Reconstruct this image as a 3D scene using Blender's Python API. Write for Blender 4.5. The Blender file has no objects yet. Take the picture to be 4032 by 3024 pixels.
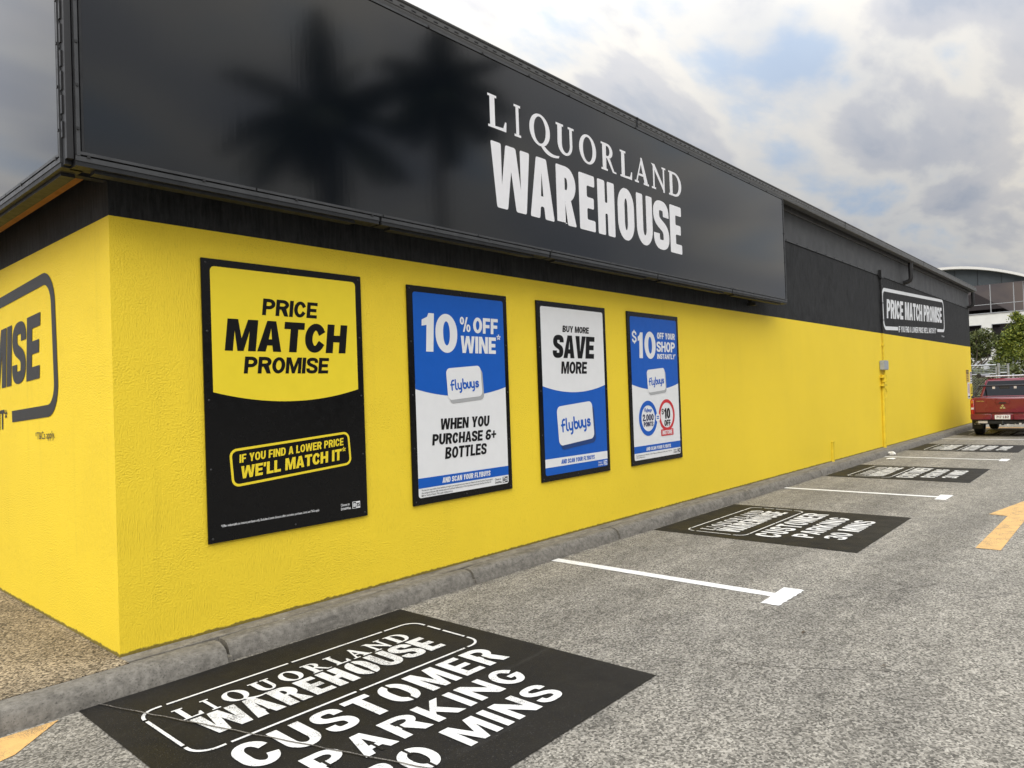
import bpy, bmesh, math, random
from mathutils import Vector, Matrix
from mathutils.geometry import tessellate_polygon

random.seed(7)
SC = bpy.context.scene
COL = SC.collection
PI = math.pi
rad = math.radians

# ------------------------------------------------------------------ camera
cam_data = bpy.data.cameras.new("camera")
cam_data.sensor_width = 36.0
cam_data.lens = 25.078
cam_data.clip_start = 0.05
cam_data.clip_end = 2000
cam = bpy.data.objects.new("camera", cam_data)
COL.objects.link(cam)
R_ = Vector((0.66070287, -0.74985502, -0.03448431))
U_ = Vector((0.01171214, -0.03563594, 0.99929621))
B_ = Vector((-0.75055616, -0.66064175, -0.01476236))
mw = Matrix((R_, U_, B_)).transposed().to_4x4()
mw.translation = Vector((-1.59618456, -4.52727161, 1.46056077))
cam.matrix_world = mw
SC.camera = cam

# ------------------------------------------------------------------ view
SC.view_settings.view_transform = 'Standard'
SC.view_settings.look = 'None'
SC.view_settings.gamma = 1.0
SC.view_settings.use_curve_mapping = False
SC.view_settings.exposure = 0.70

# ------------------------------------------------------------------ sun and sky
SUN_DIR = Vector((-0.80, -0.42, 0.85)).normalized()      # towards the sun
sun_l = bpy.data.lights.new("sun", 'SUN')
sun_l.energy = 1.3
sun_l.angle = rad(45)
sun_l.color = (1.0, 0.95, 0.88)
sun = bpy.data.objects.new("sun", sun_l)
COL.objects.link(sun)
sun.rotation_euler = SUN_DIR.to_track_quat('Z', 'Y').to_euler()

world = bpy.data.worlds.new("World")
SC.world = world
world.use_nodes = True


def build_sky():
    nt = world.node_tree
    nt.nodes.clear()
    N = nt.nodes.new
    L = nt.links.new
    out = N("ShaderNodeOutputWorld")
    bg = N("ShaderNodeBackground")
    bg.inputs["Strength"].default_value = 0.1
    L(bg.outputs[0], out.inputs[0])
    sky = N("ShaderNodeTexSky")
    sky.sky_type = 'NISHITA'
    sky.sun_disc = False
    sky.sun_elevation = math.asin(SUN_DIR.z)
    sky.sun_rotation = math.atan2(SUN_DIR.x, SUN_DIR.y)
    sky.air_density = 1.0
    sky.dust_density = 1.0
    tc = N("ShaderNodeTexCoord")
    sep = N("ShaderNodeSeparateXYZ")
    L(tc.outputs["Generated"], sep.inputs[0])

    def M(op, a, b=None, clamp=False):
        n = N("ShaderNodeMath")
        n.operation = op
        n.use_clamp = clamp
        for i, v in enumerate((a, b)):
            if v is None:
                continue
            if isinstance(v, (int, float)):
                n.inputs[i].default_value = v
            else:
                L(v, n.inputs[i])
        return n.outputs[0]
    zc = M('MAXIMUM', sep.outputs[2], 0.0)
    den = M('ADD', zc, 0.22)
    px = M('DIVIDE', sep.outputs[0], den)
    py = M('DIVIDE', sep.outputs[1], den)
    cmb = N("ShaderNodeCombineXYZ")
    L(px, cmb.inputs[0])
    L(py, cmb.inputs[1])
    mp = N("ShaderNodeMapping")
    mp.inputs["Rotation"].default_value = (0, 0, rad(SKY['rot']))
    mp.inputs["Scale"].default_value = (SKY['sx'], SKY['sy'], 1)
    mp.inputs["Location"].default_value = SKY['off']
    L(cmb.outputs[0], mp.inputs[0])

    def noise(scale, detail, rough, vec, dist=0.0):
        n = N("ShaderNodeTexNoise")
        n.inputs["Scale"].default_value = scale
        n.inputs["Detail"].default_value = detail
        n.inputs["Roughness"].default_value = rough
        n.inputs["Distortion"].default_value = dist
        L(vec, n.inputs["Vector"])
        return n.outputs["Fac"]

    def ramp(fac, stops, interp='EASE'):
        r = N("ShaderNodeValToRGB")
        r.color_ramp.interpolation = interp
        els = r.color_ramp.elements
        while len(els) < len(stops):
            els.new(0.5)
        for e, (p, c) in zip(els, stops):
            e.position = p
            e.color = (*c, 1)
        L(fac, r.inputs[0])
        return r.outputs[0]

    def mix(fac, a, b, mode='MIX'):
        n = N("ShaderNodeMix")
        n.data_type = 'RGBA'
        n.blend_type = mode
        if isinstance(fac, (int, float)):
            n.inputs["Factor"].default_value = fac
        else:
            L(fac, n.inputs["Factor"])
        for k, v in ((6, a), (7, b)):
            if isinstance(v, tuple):
                n.inputs[k].default_value = (*v, 1)
            else:
                L(v, n.inputs[k])
        return n.outputs[2]
    n1 = noise(SKY['s1'], 7, 0.52, mp.outputs[0], 0.2)
    n2 = noise(SKY['s2'], 5, 0.5, mp.outputs[0], 0.15)
    k = 10.0
    # cloud tone: thin bright rims to thick grey-blue bellies
    tone = ramp(n1, [(0.33, (0.43 * k, 0.49 * k, 0.56 * k)), (0.45, (0.60 * k, 0.58 * k, 0.54 * k)),
                     (0.54, (0.465 * k, 0.465 * k, 0.475 * k)), (0.66, (0.355 * k, 0.38 * k, 0.425 * k))])
    belly = ramp(n2, [(0.35, (1.10, 1.08, 1.05)), (0.62, (0.78, 0.82, 0.90))])
    cloud = mix(1.0, tone, belly, 'MULTIPLY')
    cover = ramp(n1, [(0.33, (0.90, 0.90, 0.90)), (0.47, (1, 1, 1))])
    both = mix(cover, sky.outputs[0], cloud)
    # an overcast sky is brighter overhead than near the horizon
    zen = M('ADD', M('MULTIPLY', M('POWER', zc, 2.4), SKY['zen']), SKY['base'])
    # and brighter round towards the hidden sun, out past the short wall
    dotp = M('ADD', M('MULTIPLY', sep.outputs[0], -0.62), M('MULTIPLY', sep.outputs[1], 0.78))
    zen = M('ADD', zen, M('MULTIPLY', M('POWER', M('MAXIMUM', dotp, 0.0), 2.0), SKY['glow']))
    zcol = N("ShaderNodeCombineColor")
    for i in range(3):
        L(zen, zcol.inputs[i])
    fin = mix(1.0, both, zcol.outputs[0], 'MULTIPLY')
    L(fin, bg.inputs["Color"])


SKY = dict(rot=-38, sx=0.62, sy=1.15, off=(1.3, 2.2, 0.0), s1=2.7, s2=1.2, zen=3.6, base=0.62, glow=0.30)
build_sky()

# ------------------------------------------------------------------ material helpers


class NT:
    def __init__(self, name):
        self.m = bpy.data.materials.new(name)
        self.m.use_nodes = True
        self.t = self.m.node_tree
        self.t.nodes.clear()
        self.out = self.t.nodes.new("ShaderNodeOutputMaterial")
        self.b = self.t.nodes.new("ShaderNodeBsdfPrincipled")
        self.t.links.new(self.b.outputs[0], self.out.inputs[0])
        self.tc = self.t.nodes.new("ShaderNodeTexCoord")

    def n(self, typ):
        return self.t.nodes.new(typ)

    def l(self, a, b):
        self.t.links.new(a, b)

    def vec(self, scale=(1, 1, 1), rot=(0, 0, 0), loc=(0, 0, 0)):
        mp = self.n("ShaderNodeMapping")
        mp.inputs["Scale"].default_value = scale
        mp.inputs["Rotation"].default_value = rot
        mp.inputs["Location"].default_value = loc
        self.l(self.tc.outputs["Object"], mp.inputs[0])
        return mp.outputs[0]

    def noise(self, scale, detail=3, rough=0.5, vec=None, dist=0.0):
        n = self.n("ShaderNodeTexNoise")
        n.inputs["Scale"].default_value = scale
        n.inputs["Detail"].default_value = detail
        n.inputs["Roughness"].default_value = rough
        n.inputs["Distortion"].default_value = dist
        self.l(vec if vec is not None else self.tc.outputs["Object"], n.inputs["Vector"])
        return n.outputs["Fac"]

    def voronoi(self, scale, vec=None, out="Distance", feature='F1', rand=1.0):
        n = self.n("ShaderNodeTexVoronoi")
        n.feature = feature
        n.inputs["Scale"].default_value = scale
        n.inputs["Randomness"].default_value = rand
        self.l(vec if vec is not None else self.tc.outputs["Object"], n.inputs["Vector"])
        return n.outputs[out]

    def ramp(self, fac, stops, interp='LINEAR'):
        r = self.n("ShaderNodeValToRGB")
        r.color_ramp.interpolation = interp
        els = r.color_ramp.elements
        while len(els) < len(stops):
            els.new(0.5)
        for e, (p, c) in zip(els, stops):
            e.position = p
            if isinstance(c, (int, float)):
                c = (c, c, c)
            e.color = (*c, 1)
        self.l(fac, r.inputs[0])
        return r.outputs[0]

    def mix(self, fac, a, b, mode='MIX'):
        n = self.n("ShaderNodeMix")
        n.data_type = 'RGBA'
        n.blend_type = mode
        if isinstance(fac, (int, float)):
            n.inputs["Factor"].default_value = fac
        else:
            self.l(fac, n.inputs["Factor"])
        for k, v in ((6, a), (7, b)):
            if isinstance(v, tuple):
                n.inputs[k].default_value = (*v, 1)
            else:
                self.l(v, n.inputs[k])
        return n.outputs[2]

    def math(self, op, a, b=None, clamp=False):
        n = self.n("ShaderNodeMath")
        n.operation = op
        n.use_clamp = clamp
        for i, v in enumerate((a, b)):
            if v is None:
                continue
            if isinstance(v, (int, float)):
                n.inputs[i].default_value = v
            else:
                self.l(v, n.inputs[i])
        return n.outputs[0]

    def set(self, **kw):
        names = dict(color="Base Color", rough="Roughness", metal="Metallic", spec="Specular IOR Level",
                     coat="Coat Weight", coatr="Coat Roughness", trans="Transmission Weight", alpha="Alpha", ior="IOR")
        for k, v in kw.items():
            s = self.b.inputs[names[k]]
            if isinstance(v, (int, float)):
                s.default_value = v
            elif isinstance(v, tuple):
                s.default_value = (*v, 1)
            else:
                self.l(v, s)
        return self

    def bump(self, h, strength=0.5, dist=0.01, prev=None):
        n = self.n("ShaderNodeBump")
        n.inputs["Strength"].default_value = strength
        n.inputs["Distance"].default_value = dist
        self.l(h, n.inputs["Height"])
        if prev is not None:
            self.l(prev, n.inputs["Normal"])
        self.l(n.outputs[0], self.b.inputs["Normal"])
        return n.outputs[0]


MATS = {}


def plain(name, color, rough=0.5, metal=0.0, var=0.12, scale=9.0, spec=0.5, coat=0.0):
    """simple surface with a little uneven tone and sheen"""
    if name in MATS:
        return MATS[name]
    k = NT(name)
    f = k.noise(scale, 4, 0.6)
    lo = tuple(max(0.0, c * (1 - var)) for c in color)
    hi = tuple(min(1.0, c * (1 + var)) for c in color)
    k.set(color=k.ramp(f, [(0.3, lo), (0.7, hi)]), metal=metal, spec=spec, coat=coat)
    k.set(rough=k.ramp(k.noise(scale * 2.3, 3, 0.5), [(0.3, max(0.02, rough - 0.06)), (0.7, min(1, rough + 0.08))]))
    MATS[name] = k.m
    return k.m


def render_wall(name, color, var, grime):
    """raked and bagged cement render under paint"""
    k = NT(name)
    streak = k.noise(1.0, 4, 0.62, k.vec((120, 120, 20)), 0.0)
    lumps = k.noise(88, 3, 0.5, None, 0.0)
    fine = k.noise(190, 3, 0.6)
    area = k.ramp(k.noise(1.3, 3, 0.5, k.vec((1, 1, 1.6))), [(0.40, 0.0), (0.58, 1.0)])
    h = k.mix(area, streak, lumps)
    h2 = k.mix(0.24, h, fine)
    # trowelled patches
    patch = k.ramp(k.noise(2.4, 4, 0.55, None, 1.2), [(0.52, 0.0), (0.60, 1.0)])
    h3 = k.mix(k.math('MULTIPLY', patch, 0.18), h2, k.noise(14, 5, 0.6, k.vec((1, 1, 2.4), (0, 0.5, 0)), 0.9))
    k.bump(h3, 0.78, 0.013)
    base = k.ramp(k.noise(0.9, 5, 0.6, k.vec((1, 1, 0.6))), [(0.3, tuple(c * (1 - var) for c in color)), (0.7, color)])
    dark = k.ramp(h2, [(0.30, 0.80), (0.46, 1.0)])
    c = k.mix(1.0, base, dark, 'MULTIPLY')
    # weather streaks running down
    run = k.ramp(k.noise(1.0, 4, 0.6, k.vec((7, 7, 0.35))), [(0.60, 1.0), (0.80, 0.93)])
    c = k.mix(1.0, c, run, 'MULTIPLY')
    if grime:
        sep = k.n("ShaderNodeSeparateXYZ")
        k.l(k.tc.outputs["Object"], sep.inputs[0])
        gz = k.math('ADD', sep.outputs[2], k.math('MULTIPLY', sep.outputs[0], 0.004))
        gz = k.math('ADD', gz, k.math('MULTIPLY', k.noise(16, 4, 0.7), -0.036))
        g = k.ramp(gz, [(0.0, 0.8), (0.008, 0.0)])
        # ramp inputs clamp at 0, so shift the height up first
        c = k.mix(g, c, (0.05, 0.045, 0.03))
    k.set(color=c, rough=0.62, spec=0.35)
    return k.m


M_YEL = render_wall("yellow_wall_paint", (0.95, 0.70, 0.036), 0.05, True)
M_BLK = render_wall("black_wall_paint", (0.030, 0.031, 0.033), 0.25, False)


def mk_blackband():
    k = NT("black_raked_wall_paint")
    streak = k.mix(0.35, k.noise(1.0, 7, 0.75, k.vec((30, 30, 4.0)), 0.5), k.noise(5.0, 6, 0.75, k.vec((1, 1, 0.7))))
    fine = k.noise(120, 3, 0.6)
    h = k.mix(0.2, streak, fine)
    k.bump(h, 0.8, 0.015)
    c = k.ramp(streak, [(0.40, (0.005, 0.0055, 0.006)), (0.60, (0.033, 0.034, 0.036))])
    c = k.mix(k.ramp(k.noise(1.2, 5, 0.6), [(0.4, 0.0), (0.7, 0.35)]), c, (0.034, 0.035, 0.036))
    k.set(color=c, rough=0.65, spec=0.22)
    return k.m


M_BAND = mk_blackband()


def mk_asphalt():
    k = NT("asphalt")
    big = k.noise(0.55, 5, 0.6, k.vec((0.7, 1.2, 1)), 0.4)
    mid = k.noise(5.0, 5, 0.65, k.vec((1.0, 1.6, 1)))
    grain = k.noise(115, 4, 0.8)
    stone = k.voronoi(100, None, "Color")
    sv = k.n("ShaderNodeSeparateColor")
    k.l(stone, sv.inputs[0])
    g = k.mix(0.45, grain, sv.outputs[0])
    gc = k.ramp(g, [(0.28, (0.074, 0.069, 0.059)), (0.45, (0.178, 0.167, 0.144)), (0.60, (0.295, 0.277, 0.240)), (0.78, (0.44, 0.415, 0.365))])
    tone = k.ramp(mid, [(0.28, 0.72), (0.72, 1.18)])
    c = k.mix(1.0, gc, tone, 'MULTIPLY')
    bigr = k.ramp(big, [(0.30, (0.82, 0.82, 0.82)), (0.68, (1.13, 1.12, 1.09))])
    c = k.mix(1.0, c, bigr, 'MULTIPLY')
    # tyre-swept and rain-washed bands running along the bays
    band = k.ramp(k.noise(1.0, 4, 0.55, k.vec((0.10, 1.7, 1))), [(0.36, 0.80), (0.62, 1.10)])
    c = k.mix(1.0, c, band, 'MULTIPLY')
    # dark joints and drips crossing the bays
    cross = k.ramp(k.noise(1.0, 3, 0.5, k.vec((2.6, 0.12, 1), (0, 0, 0.05))), [(0.64, 1.0), (0.72, 0.84)])
    c = k.mix(1.0, c, cross, 'MULTIPLY')
    # washed-in grit along the kerb foot
    sep = k.n("ShaderNodeSeparateXYZ")
    k.l(k.tc.outputs["Object"], sep.inputs[0])
    ky = k.math('ADD', sep.outputs[1], 0.50)
    ky = k.math('ADD', ky, k.math('MULTIPLY', k.noise(9, 5, 0.7), 0.16))
    grit = k.ramp(ky, [(0.27, 0.0), (0.33, 0.75)])
    c = k.mix(grit, c, (0.060, 0.055, 0.047))
    spots = k.ramp(k.noise(3.4, 2, 0.4, None, 0.6), [(0.75, 0.0), (0.82, 0.35)])
    c = k.mix(spots, c, (0.045, 0.042, 0.038))
    k.set(color=c, rough=0.85, spec=0.3)
    k.bump(g, 0.55, 0.006)
    return k.m


M_ASPH = mk_asphalt()


def mk_road_paint(name, color, wear, wearcol, rough=0.6, grain=(0.06, 0.10), lo=0.0):
    k = NT(name)
    n1 = k.noise(150, 3, 0.7)
    n2 = k.noise(7, 5, 0.65)
    n = k.mix(0.35, n1, n2)
    f = k.ramp(n, [(wear, 1.0), (wear + grain[0], lo)])
    tone = k.ramp(k.noise(18, 4, 0.6), [(0.3, 0.88), (0.7, 1.06)])
    base = k.mix(1.0, color, tone, 'MULTIPLY')
    k.set(color=k.mix(f, base, wearcol), rough=rough, spec=0.4)
    k.bump(n1, 0.4, 0.003)
    return k.m


M_WLINE = mk_road_paint("white_line_paint", (0.77, 0.77, 0.75), 0.375, (0.33, 0.31, 0.28))
M_WSTEN = mk_road_paint("white_stencil_paint", (0.70, 0.70, 0.68), 0.385, (0.16, 0.15, 0.14), 0.6)
M_WWORN = mk_road_paint("worn_white_stencil_paint", (0.68, 0.68, 0.66), 0.415, (0.10, 0.095, 0.09), 0.6, (0.05, 0.1))
M_ARROW = mk_road_paint("orange_arrow_paint", (0.66, 0.40, 0.14), 0.42, (0.20, 0.15, 0.09))


def mk_mat_paint():
    k = NT("black_bay_paint")
    n1 = k.noise(140, 3, 0.7)
    big = k.noise(1.1, 4, 0.6)
    c = k.ramp(big, [(0.3, (0.006, 0.0058, 0.0055)), (0.7, (0.014, 0.0128, 0.0115))])
    sp = k.ramp(k.noise(190, 2, 0.5), [(0.655, 0.0), (0.73, 0.6)])
    c = k.mix(sp, c, (0.17, 0.16, 0.15))
    scuff = k.ramp(k.noise(1.0, 5, 0.65, k.vec((0.5, 5.0, 1), (0, 0, 0.2))), [(0.60, 0.0), (0.80, 0.35)])
    c = k.mix(scuff, c, (0.085, 0.08, 0.075))
    k.set(color=c, spec=0.2, rough=k.ramp(k.noise(4, 3, 0.5), [(0.3, 0.55), (0.7, 0.72)]))
    k.bump(n1, 0.5, 0.004)
    return k.m


M_MAT = mk_mat_paint()


def mk_concrete(name, lo, hi, stain, scale=1.0):
    k = NT(name)
    n = k.noise(9 * scale, 6, 0.7)
    c = k.ramp(n, [(0.3, lo), (0.7, hi)])
    s = k.ramp(k.noise(2.2 * scale, 5, 0.7, k.vec((0.6, 1.4, 1.4)), 0.8), [(0.49, 0.0), (0.70, 0.6)])
    c = k.mix(s, c, stain)
    pit = k.ramp(k.noise(95, 3, 0.7), [(0.30, 0.45), (0.44, 1.0)])
    c = k.mix(1.0, c, pit, 'MULTIPLY')
    drop = k.ramp(k.voronoi(6.5, k.vec((1, 1, 1))), [(0.045, 1.0), (0.06, 0.0)])
    c = k.mix(k.math('MULTIPLY', drop, k.ramp(k.noise(1.7, 2), [(0.5, 0.0), (0.55, 0.8)])), c, (0.62, 0.62, 0.6))
    k.set(color=c, rough=0.85, spec=0.3)
    k.bump(k.mix(0.5, n, k.noise(85, 4, 0.7)), 0.65, 0.008)
    return k.m


M_KERB = mk_concrete("kerb_concrete", (0.105, 0.097, 0.083), (0.245, 0.229, 0.199), (0.055, 0.050, 0.043), 2.6)
M_STRIP = mk_concrete("edge_strip_concrete", (0.13, 0.12, 0.10), (0.27, 0.25, 0.215), (0.07, 0.062, 0.05), 1.7)


def mk_aggregate():
    k = NT("exposed_aggregate")
    v = k.voronoi(105, None, "Color")
    sv = k.n("ShaderNodeSeparateColor")
    k.l(v, sv.inputs[0])
    g = k.mix(0.4, sv.outputs[0], k.noise(150, 3, 0.7))
    c = k.ramp(g, [(0.25, (0.050, 0.039, 0.025)), (0.5, (0.21, 0.165, 0.108)), (0.75, (0.45, 0.37, 0.25))])
    t = k.ramp(k.noise(1.6, 5, 0.65), [(0.3, 0.55), (0.7, 1.25)])
    c = k.mix(1.0, c, t, 'MULTIPLY')
    k.set(color=c, rough=0.8, spec=0.35)
    k.bump(g, 0.6, 0.006)
    return k.m


M_AGG = mk_aggregate()


def mk_gloss_sign():
    k = NT("gloss_black_sign_face")
    # faint vertical stretch ripples of a flexible sign face
    w = k.noise(1.0, 3, 0.5, k.vec((38, 38, 2.2)))
    w2 = k.noise(0.8, 2, 0.5, k.vec((1, 1, 1)))
    k.set(color=(0.0026, 0.0042, 0.0066), spec=0.42, coat=0.35, coatr=0.085, rough=k.ramp(k.noise(3, 3, 0.5), [(0.3, 0.095), (0.7, 0.11)]))
    k.bump(k.mix(0.5, w, w2), 0.035, 0.01)
    return k.m


M_GLOSS = mk_gloss_sign()
M_SIGNWHITE = plain("white_sign_vinyl", (0.80, 0.80, 0.82), 0.35, var=0.03)
M_FRAME = plain("dark_grey_metal", (0.020, 0.021, 0.023), 0.5, 0.0, 0.25, spec=0.3)
M_FRAMELT = plain("grey_metal_edge", (0.055, 0.057, 0.060), 0.4, 0.2, 0.2)
M_CLAD = plain("charcoal_fibre_cement", (0.052, 0.054, 0.057), 0.55, var=0.05, scale=1.5)
M_RAIL = plain("charcoal_fascia_paint", (0.055, 0.056, 0.057), 0.5, var=0.18, scale=3)
M_GUT = plain("charcoal_gutter_metal", (0.085, 0.085, 0.084), 0.34, 0.0, 0.12, 4)
M_ROOF = plain("dark_roof_tiles", (0.07, 0.072, 0.078), 0.7, var=0.2)
M_SOFFIT = plain("timber_eave_stain", (0.36, 0.15, 0.022), 0.7, var=0.2)
M_YSTRIP = plain("yellow_strip", (0.70, 0.52, 0.05), 0.5)
M_PBLACK = plain("black_poster_board", (0.004, 0.004, 0.0045), 0.22, var=0.1, spec=0.28)
M_PYEL = plain("poster_yellow", (0.87, 0.68, 0.035), 0.42, var=0.02, spec=0.25)
M_PBLUE = plain("poster_blue", (0.007, 0.105, 0.50), 0.40, var=0.03, spec=0.25)
M_PWHITE = plain("poster_white", (0.80, 0.81, 0.82), 0.36, var=0.02)
M_INK = plain("poster_black_ink", (0.005, 0.005, 0.006), 0.45, var=0.1, spec=0.2)
M_PRED = plain("poster_red", (0.60, 0.02, 0.03), 0.4, var=0.03)
M_PSHADE = plain("poster_printed_grey", (0.40, 0.41, 0.42), 0.4, var=0.03)
M_PSHADEB = plain("poster_printed_navy", (0.008, 0.045, 0.19), 0.4, var=0.03)
M_WALLBLK = mk_road_paint("black_wall_sign_paint", (0.024, 0.024, 0.025), 0.30, (0.03, 0.03, 0.03), 0.5)
M_WALLWHT = plain("white_wall_sign_paint", (0.74, 0.76, 0.78), 0.6, var=0.04)
M_CONDY = plain("yellow_pipe_paint", (0.68, 0.505, 0.030), 0.6, spec=0.3)
M_CONDB = plain("black_pipe_paint", (0.018, 0.018, 0.019), 0.4)
M_GREYBOX = plain("grey_plastic", (0.33, 0.36, 0.40), 0.4)
M_GALV = plain("galvanised_steel", (0.42, 0.44, 0.45), 0.42, 0.55, 0.2, 14)
M_PAPER = plain("white_paper", (0.80, 0.79, 0.76), 0.8)

# ------------------------------------------------------------------ object helpers


def link(o, parent=None):
    COL.objects.link(o)
    if parent is not None:
        o.parent = parent
    return o


def tag(o, label=None, cat=None, group=None, kind=None):
    if label:
        o["label"] = label
    if cat:
        o["category"] = cat
    if group:
        o["group"] = group
    if kind:
        o["kind"] = kind
    return o


def thing(name, label, cat, loc=(0, 0, 0), group=None, rotz=0.0):
    o = bpy.data.objects.new(name, None)
    o.empty_display_size = 0.2
    COL.objects.link(o)
    o.location = loc
    o.rotation_euler = (0, 0, rotz)
    return tag(o, label, cat, group)


def gz(x):
    return -0.004 * x


GA = -0.119          # asphalt level at x = 0


class MB:
    """collects faces, then becomes ONE mesh object"""

    def __init__(self):
        self.v = []
        self.f = []
        self.mi = []
        self.mats = []

    def mat(self, m):
        if m not in self.mats:
            self.mats.append(m)
        return self.mats.index(m)

    def add(self, verts, faces, m):
        o = len(self.v)
        self.v += [tuple(p) for p in verts]
        i = self.mat(m)
        for f in faces:
            self.f.append(tuple(o + k for k in f))
            self.mi.append(i)
        return self

    def box(self, lo, hi, m):
        x0, y0, z0 = lo
        x1, y1, z1 = hi
        vs = [(x0, y0, z0), (x1, y0, z0), (x1, y1, z0), (x0, y1, z0), (x0, y0, z1), (x1, y0, z1), (x1, y1, z1), (x0, y1, z1)]
        return self.add(vs, [(0, 3, 2, 1), (4, 5, 6, 7), (0, 1, 5, 4), (1, 2, 6, 5), (2, 3, 7, 6), (3, 0, 4, 7)], m)

    def tube(self, pts, r, m, n=10, caps=True):
        pts = [Vector(p) for p in pts]
        rs = r if isinstance(r, (list, tuple)) else [r] * len(pts)
        rings = []
        up = None
        for i, p in enumerate(pts):
            a = pts[max(i - 1, 0)]
            b = pts[min(i + 1, len(pts) - 1)]
            d = (b - a).normalized()
            if up is None:
                up = Vector((0, 0, 1)) if abs(d.z) < 0.9 else Vector((1, 0, 0))
            s = d.cross(up)
            if s.length < 1e-4:
                s = d.orthogonal()
            s.normalize()
            up = s.cross(d).normalized()
            rings.append([p + (s * math.cos(2 * PI * k / n) + up * math.sin(2 * PI * k / n)) * rs[i] for k in range(n)])
        vs = [q for rg in rings for q in rg]
        fs = []
        for i in range(len(pts) - 1):
            for k in range(n):
                a = i * n + k
                b = i * n + (k + 1) % n
                fs.append((a, a + n, b + n, b))
        if caps:
            fs.append(tuple(range(n)))
            fs.append(tuple(reversed(range((len(pts) - 1) * n, len(pts) * n))))
        return self.add(vs, fs, m)

    def sweep_x(self, prof, x0, x1, m, zf=None, closed=False, caps=True, nx=1):
        """profile of (y, z) swept along x; zf(x) lifts it"""
        n = len(prof)
        vs = []
        for i in range(nx + 1):
            x = x0 + (x1 - x0) * i / nx
            dz = zf(x) if zf else 0.0
            vs += [(x, y, z + dz) for y, z in prof]
        fs = []
        m_ = n if closed else n - 1
        for i in range(nx):
            for k in range(m_):
                a = i * n + k
                b = i * n + (k + 1) % n
                fs.append((a, b, b + n, a + n))
        if caps and n > 2:
            fs.append(tuple(reversed(range(n))))
            fs.append(tuple(range(nx * n, nx * n + n)))
        return self.add(vs, fs, m)

    def build(self, name, parent=None, smooth=False, bevel=0.0, bseg=2, recalc=False, sharp=35):
        me = bpy.data.meshes.new(name)
        me.from_pydata(self.v, [], self.f)
        for m in self.mats:
            me.materials.append(m)
        for p, i in zip(me.polygons, self.mi):
            p.material_index = i
        if recalc or bevel:
            bm = bmesh.new()
            bm.from_mesh(me)
            if bevel:
                bmesh.ops.remove_doubles(bm, verts=bm.verts, dist=1e-5)
            bmesh.ops.recalc_face_normals(bm, faces=bm.faces)
            if bevel:
                ed = [e for e in bm.edges if len(e.link_faces) == 2 and e.calc_face_angle(0) > 0.6]
                bmesh.ops.bevel(bm, geom=ed, offset=bevel, segments=bseg, affect='EDGES', clamp_overlap=True)
            bm.to_mesh(me)
            bm.free()
        if smooth:
            me.shade_smooth() if hasattr(me, "shade_smooth") else None
            me.set_sharp_from_angle(angle=rad(sharp))
        me.update()
        o = bpy.data.objects.new(name, me)
        return link(o, parent)


# ------------------------------------------------------------------ lettering
def rr(x0, y0, x1, y1, rx, ry=None, n=7):
    ry = rx if ry is None else ry
    rx = min(rx, (x1 - x0) / 2)
    ry = min(ry, (y1 - y0) / 2)
    pts = []
    for cx, cy, a0 in ((x1 - rx, y1 - ry, 0), (x0 + rx, y1 - ry, 90), (x0 + rx, y0 + ry, 180), (x1 - rx, y0 + ry, 270)):
        for i in range(n + 1):
            a = rad(a0 + 90 * i / n)
            pts.append((cx + rx * math.cos(a), cy + ry * math.sin(a)))
    return pts


def arc(cx, cy, rx, ry, a0, a1, n=10):
    return [(cx + rx * math.cos(rad(a0 + (a1 - a0) * i / n)), cy + ry * math.sin(rad(a0 + (a1 - a0) * i / n))) for i in range(n + 1)]


def bez(p0, p1, p2, p3, n=10):
    r = []
    for i in range(n + 1):
        t = i / n
        u = 1 - t
        r.append(tuple(u * u * u * a + 3 * u * u * t * b + 3 * u * t * t * c + t * t * t * d for a, b, c, d in zip(p0, p1, p2, p3)))
    return r


def pen(c, S, B, closed=False):
    """outline of a broad stroke along centre line c: S wide on verticals, B on horizontals"""
    q = [c[0]]
    for p in c[1:]:
        if math.hypot(p[0] - q[-1][0], p[1] - q[-1][1]) > 1e-4:
            q.append(p)
    c = q
    L, R = [], []
    for i, p in enumerate(c):
        a = c[i - 1] if i else c[i]
        b = c[i + 1] if i < len(c) - 1 else c[i]
        dx, dy = b[0] - a[0], b[1] - a[1]
        d = math.hypot(dx, dy) or 1
        nx, ny = -dy / d, dx / d
        L.append((p[0] + nx * S / 2, p[1] + ny * B / 2))
        R.append((p[0] - nx * S / 2, p[1] - ny * B / 2))
    return L + R[::-1]


BASEW = dict(A=1.06, B=1.0, C=1.0, D=1.0, E=0.88, F=0.85, G=1.02, H=1.02, K=1.06, L=0.82, M=1.28, N=1.06, O=1.04, P=0.97,
             Q=1.04, R=1.02, S=0.98, T=0.94, U=1.0, V=1.04, W=1.56, Y=1.04)
BASEW.update({'0': 0.98, '1': 0.62, '2': 0.94, '3': 0.96, '5': 0.96, '6': 0.98, '7': 0.92, '8': 0.98, '%': 1.35, '$': 0.95, '+': 0.9, '=': 0.9, ' ': 0.42, '*': 0.5})


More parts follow.
